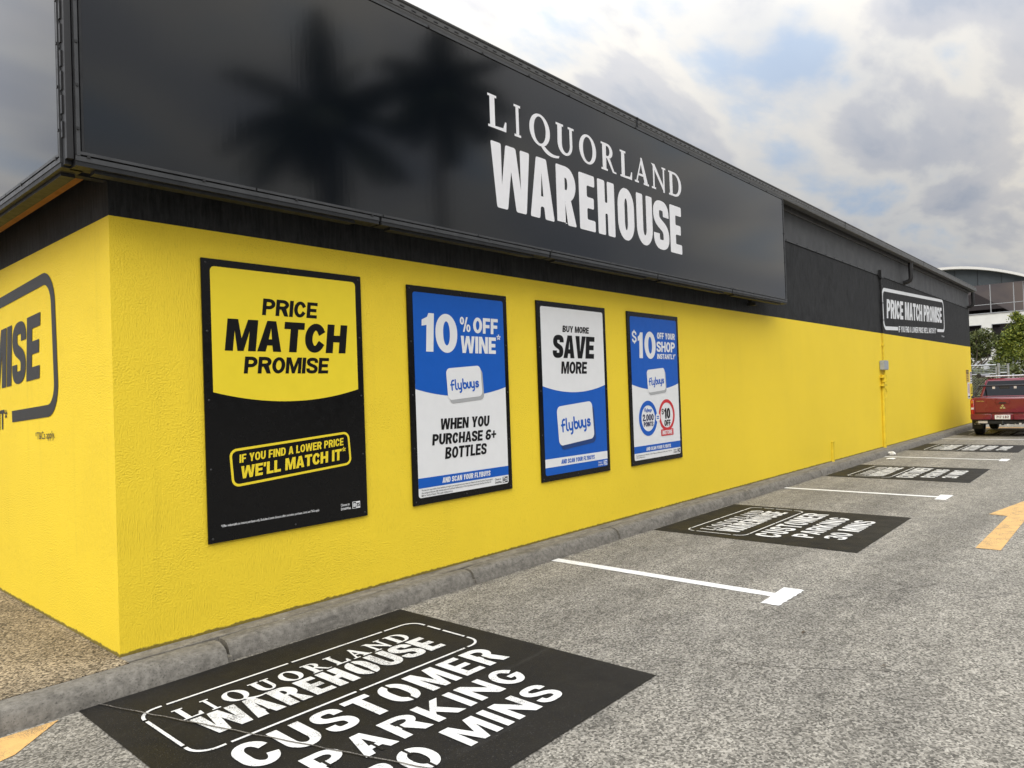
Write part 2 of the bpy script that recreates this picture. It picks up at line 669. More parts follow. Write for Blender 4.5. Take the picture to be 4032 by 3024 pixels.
def glyph(ch, W, S, B):
    """list of (outline, holes) for a heavy grotesque capital, height 1, width W, stem S, bar B"""
    P = []
    ryo = min(0.5, max(W * 0.62, 0.30))
    if ch in 'O0Q':
        P.append((rr(0, 0, W, 1, W / 2, ryo, 9), [rr(S, B, W - S, 1 - B, (W - 2 * S) / 2, ryo - B, 8)]))
        if ch == 'Q':
            P.append(([(W * 0.5, 0.24), (W * 0.96, -0.10), (W * 1.06, 0.04), (W * 0.72, 0.30)], []))
    elif ch == 'C' or ch == 'G':
        cx0, cx1, cy0, cy1 = S / 2, W - S / 2, B / 2, 1 - B / 2
        rx, ry = (cx1 - cx0) / 2, max(0.12, ryo - B / 2)
        c = [(cx1, 0.655)] + arc(cx1 - rx, cy1 - ry, rx, ry, 0, 90, 8) + arc(cx0 + rx, cy1 - ry, rx, ry, 90, 180, 8)
        c += arc(cx0 + rx, cy0 + ry, rx, ry, 180, 270, 8) + arc(cx1 - rx, cy0 + ry, rx, ry, 270, 360, 8)
        c = [p for i, p in enumerate(c) if i == 0 or p[1] <= 1]
        if cy1 - ry < 0.655:
            c = [p for i, p in enumerate(c) if not (i > 0 and i < 9 and p[1] < 0.655)]
        if ch == 'C':
            c2 = [p for i, p in enumerate(c) if not (i > 26 and p[1] > 0.345)] + [(cx1, 0.345)]
            P.append((pen(c2, S, B), []))
        else:
            c2 = [p for i, p in enumerate(c) if not (i > 26 and p[1] > 0.40)] + [(cx1, 0.40), (cx1, 0.52)]
            P.append((pen(c2, S, B), []))
            P.append(([(W * 0.52, 0.52 - B * 0.85), (W - S, 0.52 - B * 0.85), (W - S, 0.52), (W * 0.52, 0.52)], []))
    elif ch in 'S$':
        cx0, cx1, cy0, cy1 = S / 2, W - S / 2, B / 2, 1 - B / 2
        m = W / 2
        c = [(cx1, 0.68)] + bez((cx1, 0.72), (cx1, cy1 - 0.02), (m + 0.18 * W, cy1), (m, cy1), 8)
        c += bez((m, cy1), (m - 0.24 * W, cy1), (cx0, cy1 - 0.05), (cx0, 0.735), 8)[1:]
        c += bez((cx0, 0.735), (cx0, 0.60), (m - 0.20 * W, 0.56), (m, 0.505), 8)[1:]
        c += bez((m, 0.505), (m + 0.20 * W, 0.45), (cx1, 0.41), (cx1, 0.27), 8)[1:]
        c += bez((cx1, 0.27), (cx1, cy0 + 0.05), (m + 0.24 * W, cy0), (m, cy0), 8)[1:]
        c += bez((m, cy0), (m - 0.18 * W, cy0), (cx0, cy0 + 0.02), (cx0, 0.28), 8)[1:] + [(cx0, 0.32)]
        P.append((pen(c, S, B), []))
        if ch == '$':
            for a, b in ((1.0, 1.10), (-0.10, 0.0)):
                P.append(([(m - S * 0.35, a), (m + S * 0.35, a), (m + S * 0.35, b), (m - S * 0.35, b)], []))
    elif ch in 'PRBD':
        rx = W * 0.5
        if ch == 'D':
            P.append(([(0, 0), (W - rx, 0)] + arc(W - rx, ryo, rx, ryo, 270, 360, 8) + arc(W - rx, 1 - ryo, rx, ryo, 0, 90, 8) + [(0, 1)],
                      [[(S, B), (W - rx, B)] + arc(W - rx, ryo, rx - S, ryo - B, 270, 360, 8) + arc(W - rx, 1 - ryo, rx - S, ryo - B, 0, 90, 8) + [(S, 1 - B)]]))
        elif ch == 'P':
            yb = 0.37
            ry = (1 - yb) / 2
            P.append(([(0, 0), (S, 0), (S, yb), (W - rx, yb)] + arc(W - rx, yb + ry, rx, ry, 270, 450, 14) + [(0, 1)],
                      [[(S, yb + B), (W - rx, yb + B)] + arc(W - rx, yb + ry, rx - S, ry - B, 270, 450, 12) + [(S, 1 - B)]]))
        elif ch == 'R':
            yb = 0.40
            ry = (1 - yb) / 2
            P.append(([(0, 0), (S, 0), (S, yb), (W * 0.42, yb), (W - S * 1.06, 0), (W, 0), (W - S * 0.62, yb + 0.035)] + arc(W - rx, yb + ry, rx, ry, -52, 90, 12) + [(0, 1)],
                      [[(S, yb + B), (W - rx, yb + B)] + arc(W - rx, yb + ry, rx - S, ry - B, 270, 450, 12) + [(S, 1 - B)]]))
        else:
            ym = 0.52
            ry1, ry2 = (1 - ym) / 2, ym / 2
            P.append(([(0, 0), (W - rx, 0)] + arc(W - rx, ry2, rx, ry2, 270, 420, 11) + arc(W - rx - 0.03 * W, ym + ry1, rx, ry1, -55, 90, 11) + [(0, 1)],
                      [[(S, B), (W - rx, B)] + arc(W - rx, ry2, rx - S, ry2 - B * 0.9, 270, 450, 10) + [(S, ym - B * 0.42)],
                       [(S, ym + B * 0.42), (W - rx - .03 * W, ym + B * 0.42)] + arc(W - rx - .03 * W, ym + ry1, rx - S, ry1 - B * 0.85, 270, 450, 10) + [(S, 1 - B)]]))
    elif ch == 'E':
        P.append(([(0, 0), (W, 0), (W, B), (S, B), (S, 0.5 - B / 2), (W * 0.93, 0.5 - B / 2), (W * 0.93, 0.5 + B / 2), (S, 0.5 + B / 2), (S, 1 - B), (W, 1 - B), (W, 1), (0, 1)], []))
    elif ch == 'F':
        P.append(([(0, 0), (S, 0), (S, 0.47 - B / 2), (W * 0.92, 0.47 - B / 2), (W * 0.92, 0.47 + B / 2), (S, 0.47 + B / 2), (S, 1 - B), (W, 1 - B), (W, 1), (0, 1)], []))
    elif ch == 'L':
        P.append(([(0, 0), (W, 0), (W, B), (S, B), (S, 1), (0, 1)], []))
    elif ch == 'T':
        m = W / 2
        P.append(([(m - S / 2, 0), (m + S / 2, 0), (m + S / 2, 1 - B), (W, 1 - B), (W, 1), (0, 1), (0, 1 - B), (m - S / 2, 1 - B)], []))
    elif ch == 'H':
        P.append(([(0, 0), (S, 0), (S, 0.5 - B / 2), (W - S, 0.5 - B / 2), (W - S, 0), (W, 0), (W, 1), (W - S, 1), (W - S, 0.5 + B / 2), (S, 0.5 + B / 2), (S, 1), (0, 1)], []))
    elif ch == 'I':
        P.append(([(0, 0), (W, 0), (W, 1), (0, 1)], []))
    elif ch == 'K':
        P.append(([(0, 0), (S, 0), (S, 0.33), (S + 0.10 * W, 0.44), (W - S * 1.15, 0), (W, 0), (S + 0.32 * W, 0.62), (W - 0.02, 1), (W - S * 1.12, 1), (S, 0.56), (S, 1), (0, 1)], []))
    elif ch == 'M':
        P.append(([(0, 0), (S * .92, 0), (S * .92, 0.64), (W / 2 - S * 0.36, 0), (W / 2 + S * 0.36, 0), (W - S * .92, 0.64), (W - S * .92, 0), (W, 0), (W, 1), (W - S * 1.22, 1),
                   (W / 2, 0.40), (S * 1.22, 1), (0, 1)], []))
    elif ch == 'N':
        P.append(([(0, 0), (S * .94, 0), (S * .94, 0.58), (W - S * 1.05, 0), (W, 0), (W, 1), (W - S * .94, 1), (W - S * .94, 0.42), (S * 1.05, 1), (0, 1)], []))
    elif ch == 'U':
        rx, ry = W / 2, ryo * 0.92
        P.append(([(0, 1)] + arc(rx, ry, rx, ry, 180, 360, 14) + [(W, 1), (W - S, 1)] + arc(rx, ry, rx - S, ry - B, 360, 180, 12) + [(S, 1)], []))
    elif ch == 'V':
        m = W / 2
        P.append(([(m - S * 0.56, 0), (m + S * 0.56, 0), (W, 1), (W - S * 1.06, 1), (m, 0.30), (S * 1.06, 1), (0, 1)], []))
    elif ch == 'A':
        m = W / 2
        a, b = 0.20, 0.20 + B * 0.85
        sl = (W / 2 - S * 0.56)                      # outer leg run over height 1
        def inn(y): return S * 1.06 + (m - S * 1.06) * y / 0.74
        P.append(([(0, 0), (S * 1.03, 0), (inn(a) - 0.0, a), (W - inn(a), a), (W - S * 1.03, 0), (W, 0), (m + S * 0.56, 1), (m - S * 0.56, 1)],
                  [[(inn(b), b), (W - inn(b), b), (m, 0.76)]]))
    elif ch == 'W':
        m = W / 2
        s = S * 0.97
        q = W * 0.255
        P.append(([(q - s * .54, 0), (q + s * .54, 0), (m, 0.62), (W - q - s * .54, 0), (W - q + s * .54, 0), (W, 1), (W - s * 1.02, 1), (W - q, 0.36), (m + s * .52, 1), (m - s * .52, 1), (q, 0.36), (s * 1.02, 1), (0, 1)], []))
    elif ch == 'Y':
        m = W / 2
        P.append(([(m - S / 2, 0), (m + S / 2, 0), (m + S / 2, 0.40), (W, 1), (W - S * 1.1, 1), (m, 0.60), (S * 1.1, 1), (0, 1), (m - S / 2, 0.40)], []))
    elif ch == '1':
        P.append(([(W - S, 0), (W, 0), (W, 1), (W - S * 0.75, 1), (W - S * 0.95, 0.90), (0, 0.82), (0, 0.66), (W - S, 0.69)], []))
    elif ch == '2':
        cx0, cx1, cy1 = S / 2, W - S / 2, 1 - B / 2
        m = W / 2
        c = [(cx0, 0.66)] + bez((cx0, 0.70), (cx0, cy1), (m - 0.2 * W, cy1), (m, cy1), 8) + bez((m, cy1), (m + 0.25 * W, cy1), (cx1, cy1 - .03), (cx1, 0.70), 8)[1:]
        c += bez((cx1, 0.70), (cx1, 0.50), (S * 0.8, 0.34), (S * 0.62, B), 10)[1:]
        P.append((pen(c, S, B), []))
        P.append(([(0, 0), (W, 0), (W, B), (0, B)], []))
    elif ch == '3':
        cx0, cx1, cy0, cy1 = S / 2, W - S / 2, B / 2, 1 - B / 2
        m = W / 2
        c = [(cx0, 0.70)] + bez((cx0, 0.74), (cx0, cy1), (m - 0.2 * W, cy1), (m, cy1), 8) + bez((m, cy1), (m + 0.28 * W, cy1), (cx1, 0.92), (cx1, 0.74), 8)[1:]
        c += bez((cx1, 0.74), (cx1, 0.58), (m + .2 * W, 0.53), (m, 0.53), 6)[1:]
        P.append((pen(c, S, B * 0.9), []))
        c = bez((m, 0.53), (m + .25 * W, 0.52), (cx1, 0.46), (cx1, 0.28), 6) + bez((cx1, 0.28), (cx1, 0.09), (m + 0.28 * W, cy0), (m, cy0), 8)[1:]
        c += bez((m, cy0), (m - 0.2 * W, cy0), (cx0, cy0), (cx0, 0.27), 8)[1:] + [(cx0, 0.31)]
        P.append((pen(c, S, B * 0.9), []))
    elif ch == '5':
        P.append(([(0.06 * W, 0.50), (0.06 * W + S * .9, 0.50), (0.06 * W + S * .95, 1 - B), (W * .95, 1 - B), (W * .95, 1), (0.08 * W, 1)], []))
        cx0, cx1, cy0 = S / 2, W - S / 2, B / 2
        m = W / 2
        c = [(0.06 * W + S * .9, 0.58)] + bez((S, 0.585), (m, 0.64), (cx1, 0.60), (cx1, 0.33), 10) + bez((cx1, 0.33), (cx1, 0.08), (m + .25 * W, cy0), (m, cy0), 8)[1:]
        c += bez((m, cy0), (m - .2 * W, cy0), (cx0, cy0), (cx0, 0.28), 8)[1:]
        P.append((pen(c, S, B), []))
    elif ch == '6':
        P.append((rr(0, 0, W, 0.60, W / 2, 0.30, 8), [rr(S, B * .95, W - S, 0.60 - B * .95, (W - 2 * S) / 2, 0.30 - B * .95, 7)]))
        c = bez((S / 2, 0.33), (S / 2, 0.80), (W * 0.3, 1 - B / 2), (W * 0.55, 1 - B / 2), 10) + bez((W * .55, 1 - B / 2), (W * .8, 1 - B / 2), (W - S / 2, 0.9), (W - S / 2, 0.74), 6)[1:]
        P.append((pen(c[2:], S, B), []))
    elif ch == '7':
        P.append(([(W * 0.14, 0), (W * 0.14 + S * 1.1, 0), (W, 1 - B), (W, 1), (0, 1), (0, 1 - B), (W - S * 1.15, 1 - B)], []))
    elif ch == '8':
        P.append((rr(0, 0, W, 1, W / 2, 0.28, 7), [rr(S, B, W - S, .5 - B * .4, (W - 2 * S) / 2, .12, 5), rr(S, .5 + B * .4, W - S, 1 - B, (W - 2 * S) / 2, .12, 5)]))
    elif ch == '%':
        w = W * 0.40
        s = min(S * 0.62, w * 0.36)
        b = B * 0.6
        for x, y in ((0, 0.48), (W - w, 0)):
            P.append((rr(x, y, x + w, y + 0.52, w / 2, 0.24, 6), [rr(x + s, y + b, x + w - s, y + 0.52 - b, w / 2 - s, 0.24 - b, 6)]))
        P.append(([(W * .26, 0), (W * .26 + s * 1.1, 0), (W * .76, 1), (W * .76 - s * 1.1, 1)], []))
    elif ch == '+':
        m = W / 2
        P.append(([(m - S * .38, .14), (m + S * .38, .14), (m + S * .38, .5 - B * .4), (W, .5 - B * .4), (W, .5 + B * .4), (m + S * .38, .5 + B * .4), (m + S * .38, .86), (m - S * .38, .86), (m - S * .38, .5 + B * .4), (0, .5 + B * .4), (0, .5 - B * .4), (m - S * .38, .5 - B * .4)], []))
    elif ch == '=':
        P.append(([(0, .28), (W, .28), (W, .28 + B), (0, .28 + B)], []))
        P.append(([(0, .60), (W, .60), (W, .60 + B), (0, .60 + B)], []))
    elif ch in ".,":
        P.append(([(0, 0), (W, 0), (W, B * 1.1), (0, B * 1.1)], []))
        if ch == ',':
            P.append(([(W * .35, -0.16), (W * .7, -0.16), (W, 0), (W * .45, 0)], []))
    elif ch == "'":
        P.append(([(0.1 * W, 0.66), (0.75 * W, 0.66), (W, 1), (0, 1)], []))
    elif ch == '-':
        P.append((arc(W / 2, .5, W / 2, .1, 0, 330, 8), []))
    elif ch == '*':
        for i in range(5):
            a = rad(90 + 72 * i)
            ca, sa = math.cos(a), math.sin(a)
            cx, cy, r, t = W / 2, 0.76, 0.22, 0.045
            P.append(([(cx + ca * 0.05 + sa * t, cy + sa * 0.05 - ca * t), (cx + ca * r + sa * t * 1.3, cy + sa * r - ca * t * 1.3), (cx + ca * r - sa * t * 1.3, cy + sa * r + ca * t * 1.3), (cx + ca * 0.05 - sa * t, cy + sa * 0.05 + ca * t)], []))
    return P


def roundc(poly, r, n=3):
    out = []
    N = len(poly)
    for i in range(N):
        p0, p, p1 = Vector(poly[i - 1]), Vector(poly[i]), Vector(poly[(i + 1) % N])
        a, b = (p0 - p), (p1 - p)
        la, lb = a.length, b.length
        if la < 1e-6 or lb < 1e-6:
            continue
        if la < r * 1.6 or lb < r * 1.6 or abs(a.normalized().cross(b.normalized())) < 0.25:
            out.append(tuple(p))
            continue
        s = p + a.normalized() * r
        e = p + b.normalized() * r
        for k in range(n + 1):
            t = k / n
            out.append(tuple(s * (1 - t) ** 2 + p * 2 * t * (1 - t) + e * t * t))
    return out


def serif(ch, W, S=0.21, h=0.088):
    """old-style roman capital for the name line"""
    t = 0.072     # slab height
    e = 0.085     # slab overhang
    P = []

    def stem(x, y0=0.0, y1=1.0, s=S, ll=e, rl=e, lo=True, hi=True):
        P.append(([(x, y0 + t * .5), (x + s, y0 + t * .5), (x + s, y1 - t * .5), (x, y1 - t * .5)], []))
        for on, a, b in ((lo, y0, y0 + t), (hi, y1 - t, y1)):
            if on:
                P.append(([(x - ll, a), (x + s + rl, a), (x + s + rl, b), (x - ll, b)], []))
    if ch == 'L':
        stem(e)
        P.append(([(e + S, 0), (W, 0), (W + 0.02, 0.30), (W - 0.045, 0.30), (W - 0.13, 0.095), (e + S, 0.075)], []))
    elif ch == 'I':
        stem(W / 2 - S / 2)
    elif ch in 'OQ':
        P.append((rr(0, -0.02, W, 1.02, W / 2, 0.52, 12), [rr(S * .95, h * .7, W - S * .95, 1 - h * .7, W / 2 - S * .95, 0.5 - h * .7, 11)]))
        if ch == 'Q':
            c = bez((W * .52, 0.0), (W * .75, -0.24), (W * 1.0, -0.30), (W * 1.42, -0.20), 10)
            up = bez((W * .70, 0.02), (W * .9, -0.10), (W * 1.1, -0.20), (W * 1.45, -0.12), 10)
            P.append((c + up[::-1], []))
    elif ch == 'U':
        s2 = S * .62
        P.append(([(e, 1)] + arc(W / 2 - e * .2, .36, W / 2 - e * 1.0, .38, 180, 360, 14) + [(W - e * 1.2, 1), (W - e * 1.2 - s2, 1)] + arc(W / 2 - e * .2 + (S - s2) / 2, .36, W / 2 - e - (S + s2) / 2, .29, 360, 180, 12) + [(e + S, 1)], []))
        P.append(([(0, 1 - t), (2 * e + S, 1 - t), (2 * e + S, 1), (0, 1)], []))
        P.append(([(W - 2.2 * e - s2, 1 - t), (W, 1 - t), (W, 1), (W - 2.2 * e - s2, 1)], []))
    elif ch == 'R':
        stem(e)
        x0 = e + S
        rx = W * .82 - x0 - .08
        P.append(([(x0, .46), (W * .42, .46)] + arc(W * .42, .73, W * .80 - W * .42, .27, 270, 450, 14) + [(x0, 1)],
                  [[(x0 + .001, .46 + h), (W * .42, .46 + h)] + arc(W * .42, .73, W * .80 - W * .42 - S * .85, .27 - h, 270, 450, 12) + [(x0 + .001, 1 - h)]]))
        P.append(([(W * .40, .46), (W * .60, .47), (W * .88, .06), (W + .03, .05), (W + .03, 0), (W * .78, 0)], []))
    elif ch == 'A':
        m = W / 2
        P.append(([(m - .06, 1.02), (m + .05, 1.02), (W - .06, t * .5), (W - .06 - S * 1.1, t * .5), (m - .03, .74)], []))
        P.append(([(.10, t * .5), (.19, t * .5), (m - .02, .80), (m - .05, .93)], []))
        P.append(([(.24, .30), (W - .30, .30), (W - .33, .30 + h), (.27, .30 + h)], []))
        P.append(([(0, 0), (.30, 0), (.30, t), (0, t)], []))
        P.append(([(W - .40, 0), (W, 0), (W, t), (W - .40, t)], []))
    elif ch == 'N':
        s2 = S * .50
        P.append(([(e + .02, 0 + t * .5), (e + .02 + s2, t * .5), (e + .02 + s2, .98), (e + .02, .98)], []))
        P.append(([(W - e - s2, -.02), (W - e, -.02), (W - e, 1 - t * .5), (W - e - s2, 1 - t * .5)], []))
        P.append(([(-.02, 1), (e + .16, 1), (W - e, .14), (W - e, -.02), (W - e - .06, -.02), (e - .02, .94)], []))
        P.append(([(0 - .02, 0), (2 * e + s2 + .02, 0), (2 * e + s2 + .02, t), (-.02, t)], []))
        P.append(([(W - 2 * e - s2, 1 - t), (W + .02, 1 - t), (W + .02, 1), (W - 2 * e - s2, 1)], []))
    elif ch == 'D':
        stem(e, rl=0.0)
        x0 = e + S
        P.append(([(x0, 0), (W * .45, 0)] + arc(W * .45, .5, W * .55, .5, 270, 450, 18) + [(x0, 1)],
                  [[(x0 + .001, h), (W * .45, h)] + arc(W * .45, .5, W * .55 - S * .95, .5 - h, 270, 450, 16) + [(x0 + .001, 1 - h)]]))
    return P


class Sheet:
    """flat printed or painted shapes on one plane; each layer stands a hair proud of the one below"""

    def __init__(self, o, u, v, step=0.0007):
        self.o = Vector(o)
        self.u = Vector(u)
        self.v = Vector(v)
        self.n = self.u.cross(self.v).normalized()
        self.step = step
        self.mb = MB()

    def pt(self, x, y, lay):
        return self.o + self.u * x + self.v * y + self.n * (lay * self.step)

    def poly(self, outer, holes, m, lay=1.0):
        loops = [[Vector((x, y, 0)) for x, y in outer]] + [[Vector((x, y, 0)) for x, y in h] for h in holes]
        tris = tessellate_polygon(loops)
        flat = [p for lp in loops for p in lp]
        vs = [self.pt(p.x, p.y, lay) for p in flat]
        fs = []
        for t in tris:
            a, b, c = (flat[i] for i in t)
            ar = (b.x - a.x) * (c.y - a.y) - (c.x - a.x) * (b.y - a.y)
            if abs(ar) < 1e-12:
                continue
            fs.append(tuple(t) if ar > 0 else tuple(reversed(t)))
        self.mb.add(vs, fs, m)

    def rect(self, x0, y0, x1, y1, m, lay=1.0, r=0.0):
        self.poly(rr(x0, y0, x1, y1, r, n=5) if r else [(x0, y0), (x1, y0), (x1, y1), (x0, y1)], [], m, lay)

    def text(self, s, x0, x1, y0, y1, m, lay=2.0, S=0.21, B=None, shear=0.0, gap=0.07, rot=0.0, rc=0.0, at=None, bridges=None):
        """fit s between x0 and x1; S, B, gap in units of the cap height"""
        H = y1 - y0
        B = S * 0.86 if B is None else B
        fixed = 0.0
        flex = 0.0
        for ch in s:
            if ch == 'I':
                fixed += S
            elif ch in ".,'-":
                fixed += S * 0.95
            elif ch == ' ':
                flex += 0.40
            else:
                flex += BASEW[ch]
        fixed += gap * (len(s) - 1)
        w = ((x1 - x0) / H - fixed) / max(flex, 1e-6)
        x = 0.0
        cr, sr = math.cos(rot), math.sin(rot)
        ox, oy = at if at else (x0, y0)
        for gi, ch in enumerate(s):
            W = S if ch == 'I' else S * 0.95 if ch in ".,'-" else 0.40 * w if ch == ' ' else BASEW[ch] * w
            if ch != ' ':
                def T(p):
                    X = (p[0] + x + p[1] * shear) * H
                    Y = p[1] * H
                    return (ox + X * cr - Y * sr, oy + X * sr + Y * cr)
                for k, (outer, holes) in enumerate(glyph(ch, W, S, B)):
                    if rc:
                        outer = roundc(outer, rc)
                    self.poly([T(p) for p in outer], [[T(p) for p in h] for h in holes], m, lay + 0.22 * k)
                if bridges is not None and ch in 'OPRADQ0B':
                    bw = 0.035
                    if ch in 'OQ0D':
                        cx = W * .5
                        for a, b in ((0.72, 1.01), (-0.01, 0.28)):
                            self.poly([T(p) for p in ((cx - bw, a), (cx + bw, a), (cx + bw, b), (cx - bw, b))], [], bridges, lay + 0.9)
                    elif ch == 'A':
                        self.poly([T(p) for p in ((W * .5 - bw, -0.01), (W * .5 + bw, -0.01), (W * .5 + bw, 0.45), (W * .5 - bw, 0.45))], [], bridges, lay + 0.9)
                    else:
                        self.poly([T(p) for p in ((S * 1.15 - bw * 0, 0.30), (S * 1.15 + 2 * bw, 0.30), (S * 1.15 + 2 * bw, 0.62), (S * 1.15, 0.62))], [], bridges, lay + 0.9)
            x += W + gap

    def small(self, s, x0, x1, y, h, m, lay=2.0, weight=0.0, rot=0.0):
        """running small print from the built-in typeface"""
        c = bpy.data.curves.new("small_print", 'FONT')
        c.body = s
        c.size = 1.0
        c.offset = weight
        ob = bpy.data.objects.new("small_print", c)
        COL.objects.link(ob)
        dg = bpy.context.evaluated_depsgraph_get()
        me = bpy.data.meshes.new_from_object(ob.evaluated_get(dg))
        if len(me.vertices):
            xs = [v.co.x for v in me.vertices]
            k = (x1 - x0) / (max(xs) - min(xs))
            mn = min(xs)
            cr, sr = math.cos(rot), math.sin(rot)
            vs = []
            for v in me.vertices:
                X, Y = (v.co.x - mn) * k, v.co.y * h / 0.70
                vs.append(self.pt(x0 + X * cr - Y * sr, y + X * sr + Y * cr, lay))
            self.mb.add(vs, [tuple(p.vertices) for p in me.polygons], m)
        bpy.data.objects.remove(ob)
        bpy.data.curves.remove(c)
        bpy.data.meshes.remove(me)

    def stroke(self, pts, w, m, lay):
        """round-ended monoline"""
        o = pen(pts, w, w)
        self.poly(o, [], m, lay)
        for i, p in enumerate((pts[0], pts[-1])):
            self.poly(arc(p[0], p[1], w / 2, w / 2, 0, 337.5, 15), [], m, lay + 0.12 + 0.1 * i)

    def logo_word(self, x0, y0, width, rot, m, lay=4.0):
        """the rounded loyalty-card wordmark: f l y b u y s"""
        k = width / 4.04
        cr, sr = math.cos(rot), math.sin(rot)

        def T(pts):
            return [(x0 + (x * cr - y * sr) * k, y0 + (x * sr + y * cr) * k) for x, y in pts]
        w = 0.185 * k
        st = [[(0.14, 0.0), (0.14, 0.70)] + arc(0.36, 0.72, 0.22, 0.22, 180, 75, 8),
              [(0.0, 0.52), (0.42, 0.52)],
              [(0.66, 0.98), (0.66, 0.18)] + arc(0.82, 0.17, 0.16, 0.16, 180, 280, 6)]
        for bx in (1.02, 2.92):
            st.append([(bx, 0.58), (bx, 0.28)] + arc(bx + 0.22, 0.27, 0.22, 0.25, 180, 360, 10)[1:])
            st.append([(bx + 0.44, 0.58), (bx + 0.44, -0.10)] + arc(bx + 0.24, -0.12, 0.20, 0.20, 0, -95, 8)[1:])
        st.append([(1.74, 0.98), (1.74, 0.30)])
        st.append(arc(1.98, 0.29, 0.24, 0.27, 165, -165, 18))
        st.append([(2.38, 0.58), (2.38, 0.28)] + arc(2.57, 0.27, 0.19, 0.25, 180, 360, 10)[1:] + [(2.76, 0.58)])
        st.append(arc(3.82, 0.44, 0.18, 0.13, 30, 265, 9) + arc(3.80, 0.18, 0.20, 0.14, 90, -150, 10)[1:])
        for i, q in enumerate(st):
            self.stroke(T(q), w, m, lay + 0.35 * i)

    def build(self, name, parent=None):
        return self.mb.build(name, parent)


def adopt(child, root):
    """child was built in world coordinates: hang it on its thing without moving it"""
    child.parent = root
    child.location = -Vector(root.location)
    return child


# ------------------------------------------------------------------ ground
def tilted_sheet(name, x0, x1, y0, y1, z, m, nx=1):
    mb = MB()
    vs = []
    for i in range(nx + 1):
        x = x0 + (x1 - x0) * i / nx
        vs += [(x, y0, z + gz(x)), (x, y1, z + gz(x))]
    mb.add(vs, [(2 * i, 2 * i + 2, 2 * i + 3, 2 * i + 1) for i in range(nx)], m)
    return tag(mb.build(name), kind='structure')


tilted_sheet("asphalt_ground", -180, 260, -180, 160, GA, M_ASPH, 8)

# footpath beside the short wall
mb = MB()
mb.box((-14, -0.135, -0.30), (-0.001, 20, 0.004), M_AGG)
tag(mb.build("footpath"), kind='structure')


def kerb_run():
    joints = [(-14, 0.508, -0.045), (0.545, 2.692, 0.0), (2.722, 4.924, 0.004), (4.952, 8.365, -0.003), (8.398, 11.48, 0.003), (11.505, 15.2, -0.004),
              (15.22, 18.6, 0.0), (18.62, 22.1, 0.003), (22.12, 26.0, 0.0), (26.02, 30.0, 0.0)]
    mb = MB()
    for x0, x1, dy in joints:
        b0 = -0.115 if x0 < 0 else -0.100
        prof = [(b0, -0.32), (b0, -0.004), (-0.150 + dy * .5, 0.001), (-0.188 + dy * .6, -0.004), (-0.216 + dy * .8, -0.018), (-0.234 + dy, -0.045), (-0.262 + dy, -0.115), (-0.268 + dy, -0.16), (-0.268 + dy, -0.32)]
        n = max(4, int((x1 - x0) / 0.18))
        vs = []
        for i in range(n + 1):
            x = x0 + (x1 - x0) * i / n
            end = i in (0, n)
            for j, (y, z) in enumerate(prof):
                k = 0.0 if j in (0, len(prof) - 1) else 1.0
                w = math.sin(x * 9.1 + j * 1.7) + math.sin(x * 23.7 + j * 2.3 + x0)
                yy = y + k * 0.0014 * w + (0.010 if end and 1 < j < 7 else 0)
                zz = z + k * 0.0009 * math.sin(x * 17.3 + j * 3.1 + 1.1 * x0) - (0.008 if end and 0 < j < 5 else 0)
                vs.append((x, yy, zz + gz(x)))
        fs = []
        m_ = len(prof)
        for i in range(n):
            for j in range(m_ - 1):
                a = i * m_ + j
                fs.append((a, a + 1, a + 1 + m_, a + m_))
        fs.append(tuple(reversed(range(m_))))
        fs.append(tuple(range(n * m_, n * m_ + m_)))
        mb.add(vs, fs, M_KERB)
        # joint filler low down
        mb.box((x1 - 0.003, -0.235 + dy, -0.32), (x1 + 0.034, -0.12, -0.085 + gz(x1)), M_STRIP)
    o = mb.build("kerb", smooth=True, recalc=True, sharp=50)
    return tag(o, kind='structure')


kerb_run()
# narrow concrete edging between wall foot and kerb
mb = MB()
mb.sweep_x([(-0.093, -0.3), (-0.093, -0.006), (-0.090, -0.002), (-0.002, 0.004), (-0.002, -0.3)], 0.0, 30.0, M_STRIP, gz, nx=30)
tag(mb.build("wall_foot_strip", recalc=True), kind='structure')

# saw-cut joint crossing the first bay
sh = Sheet((0, 0, GA), (1, 0, -0.004), (0, 1, 0))
pts = []
for i in range(40):
    t = i / 39
    pts.append((-0.222 + 0.62 * t * 1.35 + 0.003 * math.sin(i * 1.9), -0.31 - 1.83 * t * 1.35 + 0.003 * math.sin(i * 2.7 + 1)))
M_CRACK = mk_road_paint("cracked_joint_filler", (0.035, 0.032, 0.029), 0.47, (0.20, 0.185, 0.16), 0.9, (0.08, 0.1))
sh.poly(pen(pts, 0.0075, 0.0075), [], M_CRACK, 17)
tag(sh.build("ground_joint"), kind='structure')

# hairline cracks in the asphalt
sh = Sheet((0, 0, GA), (1, 0, -0.004), (0, 1, 0))
for q0, q1, sd in (((3.9, -2.75), (4.9, -3.35), 1), ((4.4, -3.5), (5.6, -4.35), 2), ((2.3, -2.7), (2.75, -3.55), 3), ((6.2, -1.2), (7.6, -1.9), 4)):
    rk = random.Random(sd)
    pts = []
    wob = 0.0
    for i in range(28):
        t = i / 27
        wob += rk.uniform(-.012, .012)
        pts.append((q0[0] + (q1[0] - q0[0]) * t + wob, q0[1] + (q1[1] - q0[1]) * t + wob * .6))
    sh.poly(pen(pts, 0.0032, 0.0032), [], M_INK, 3)
tag(sh.build("ground_cracks"), kind='structure')

# ------------------------------------------------------------------ the shop
WL = 28.46            # length of the long wall
WD = 15.0
shop = thing("shop_building", "long yellow and black rendered shop with a low dark roof beside the car park", "building", (WL / 2, WD / 2, 0))


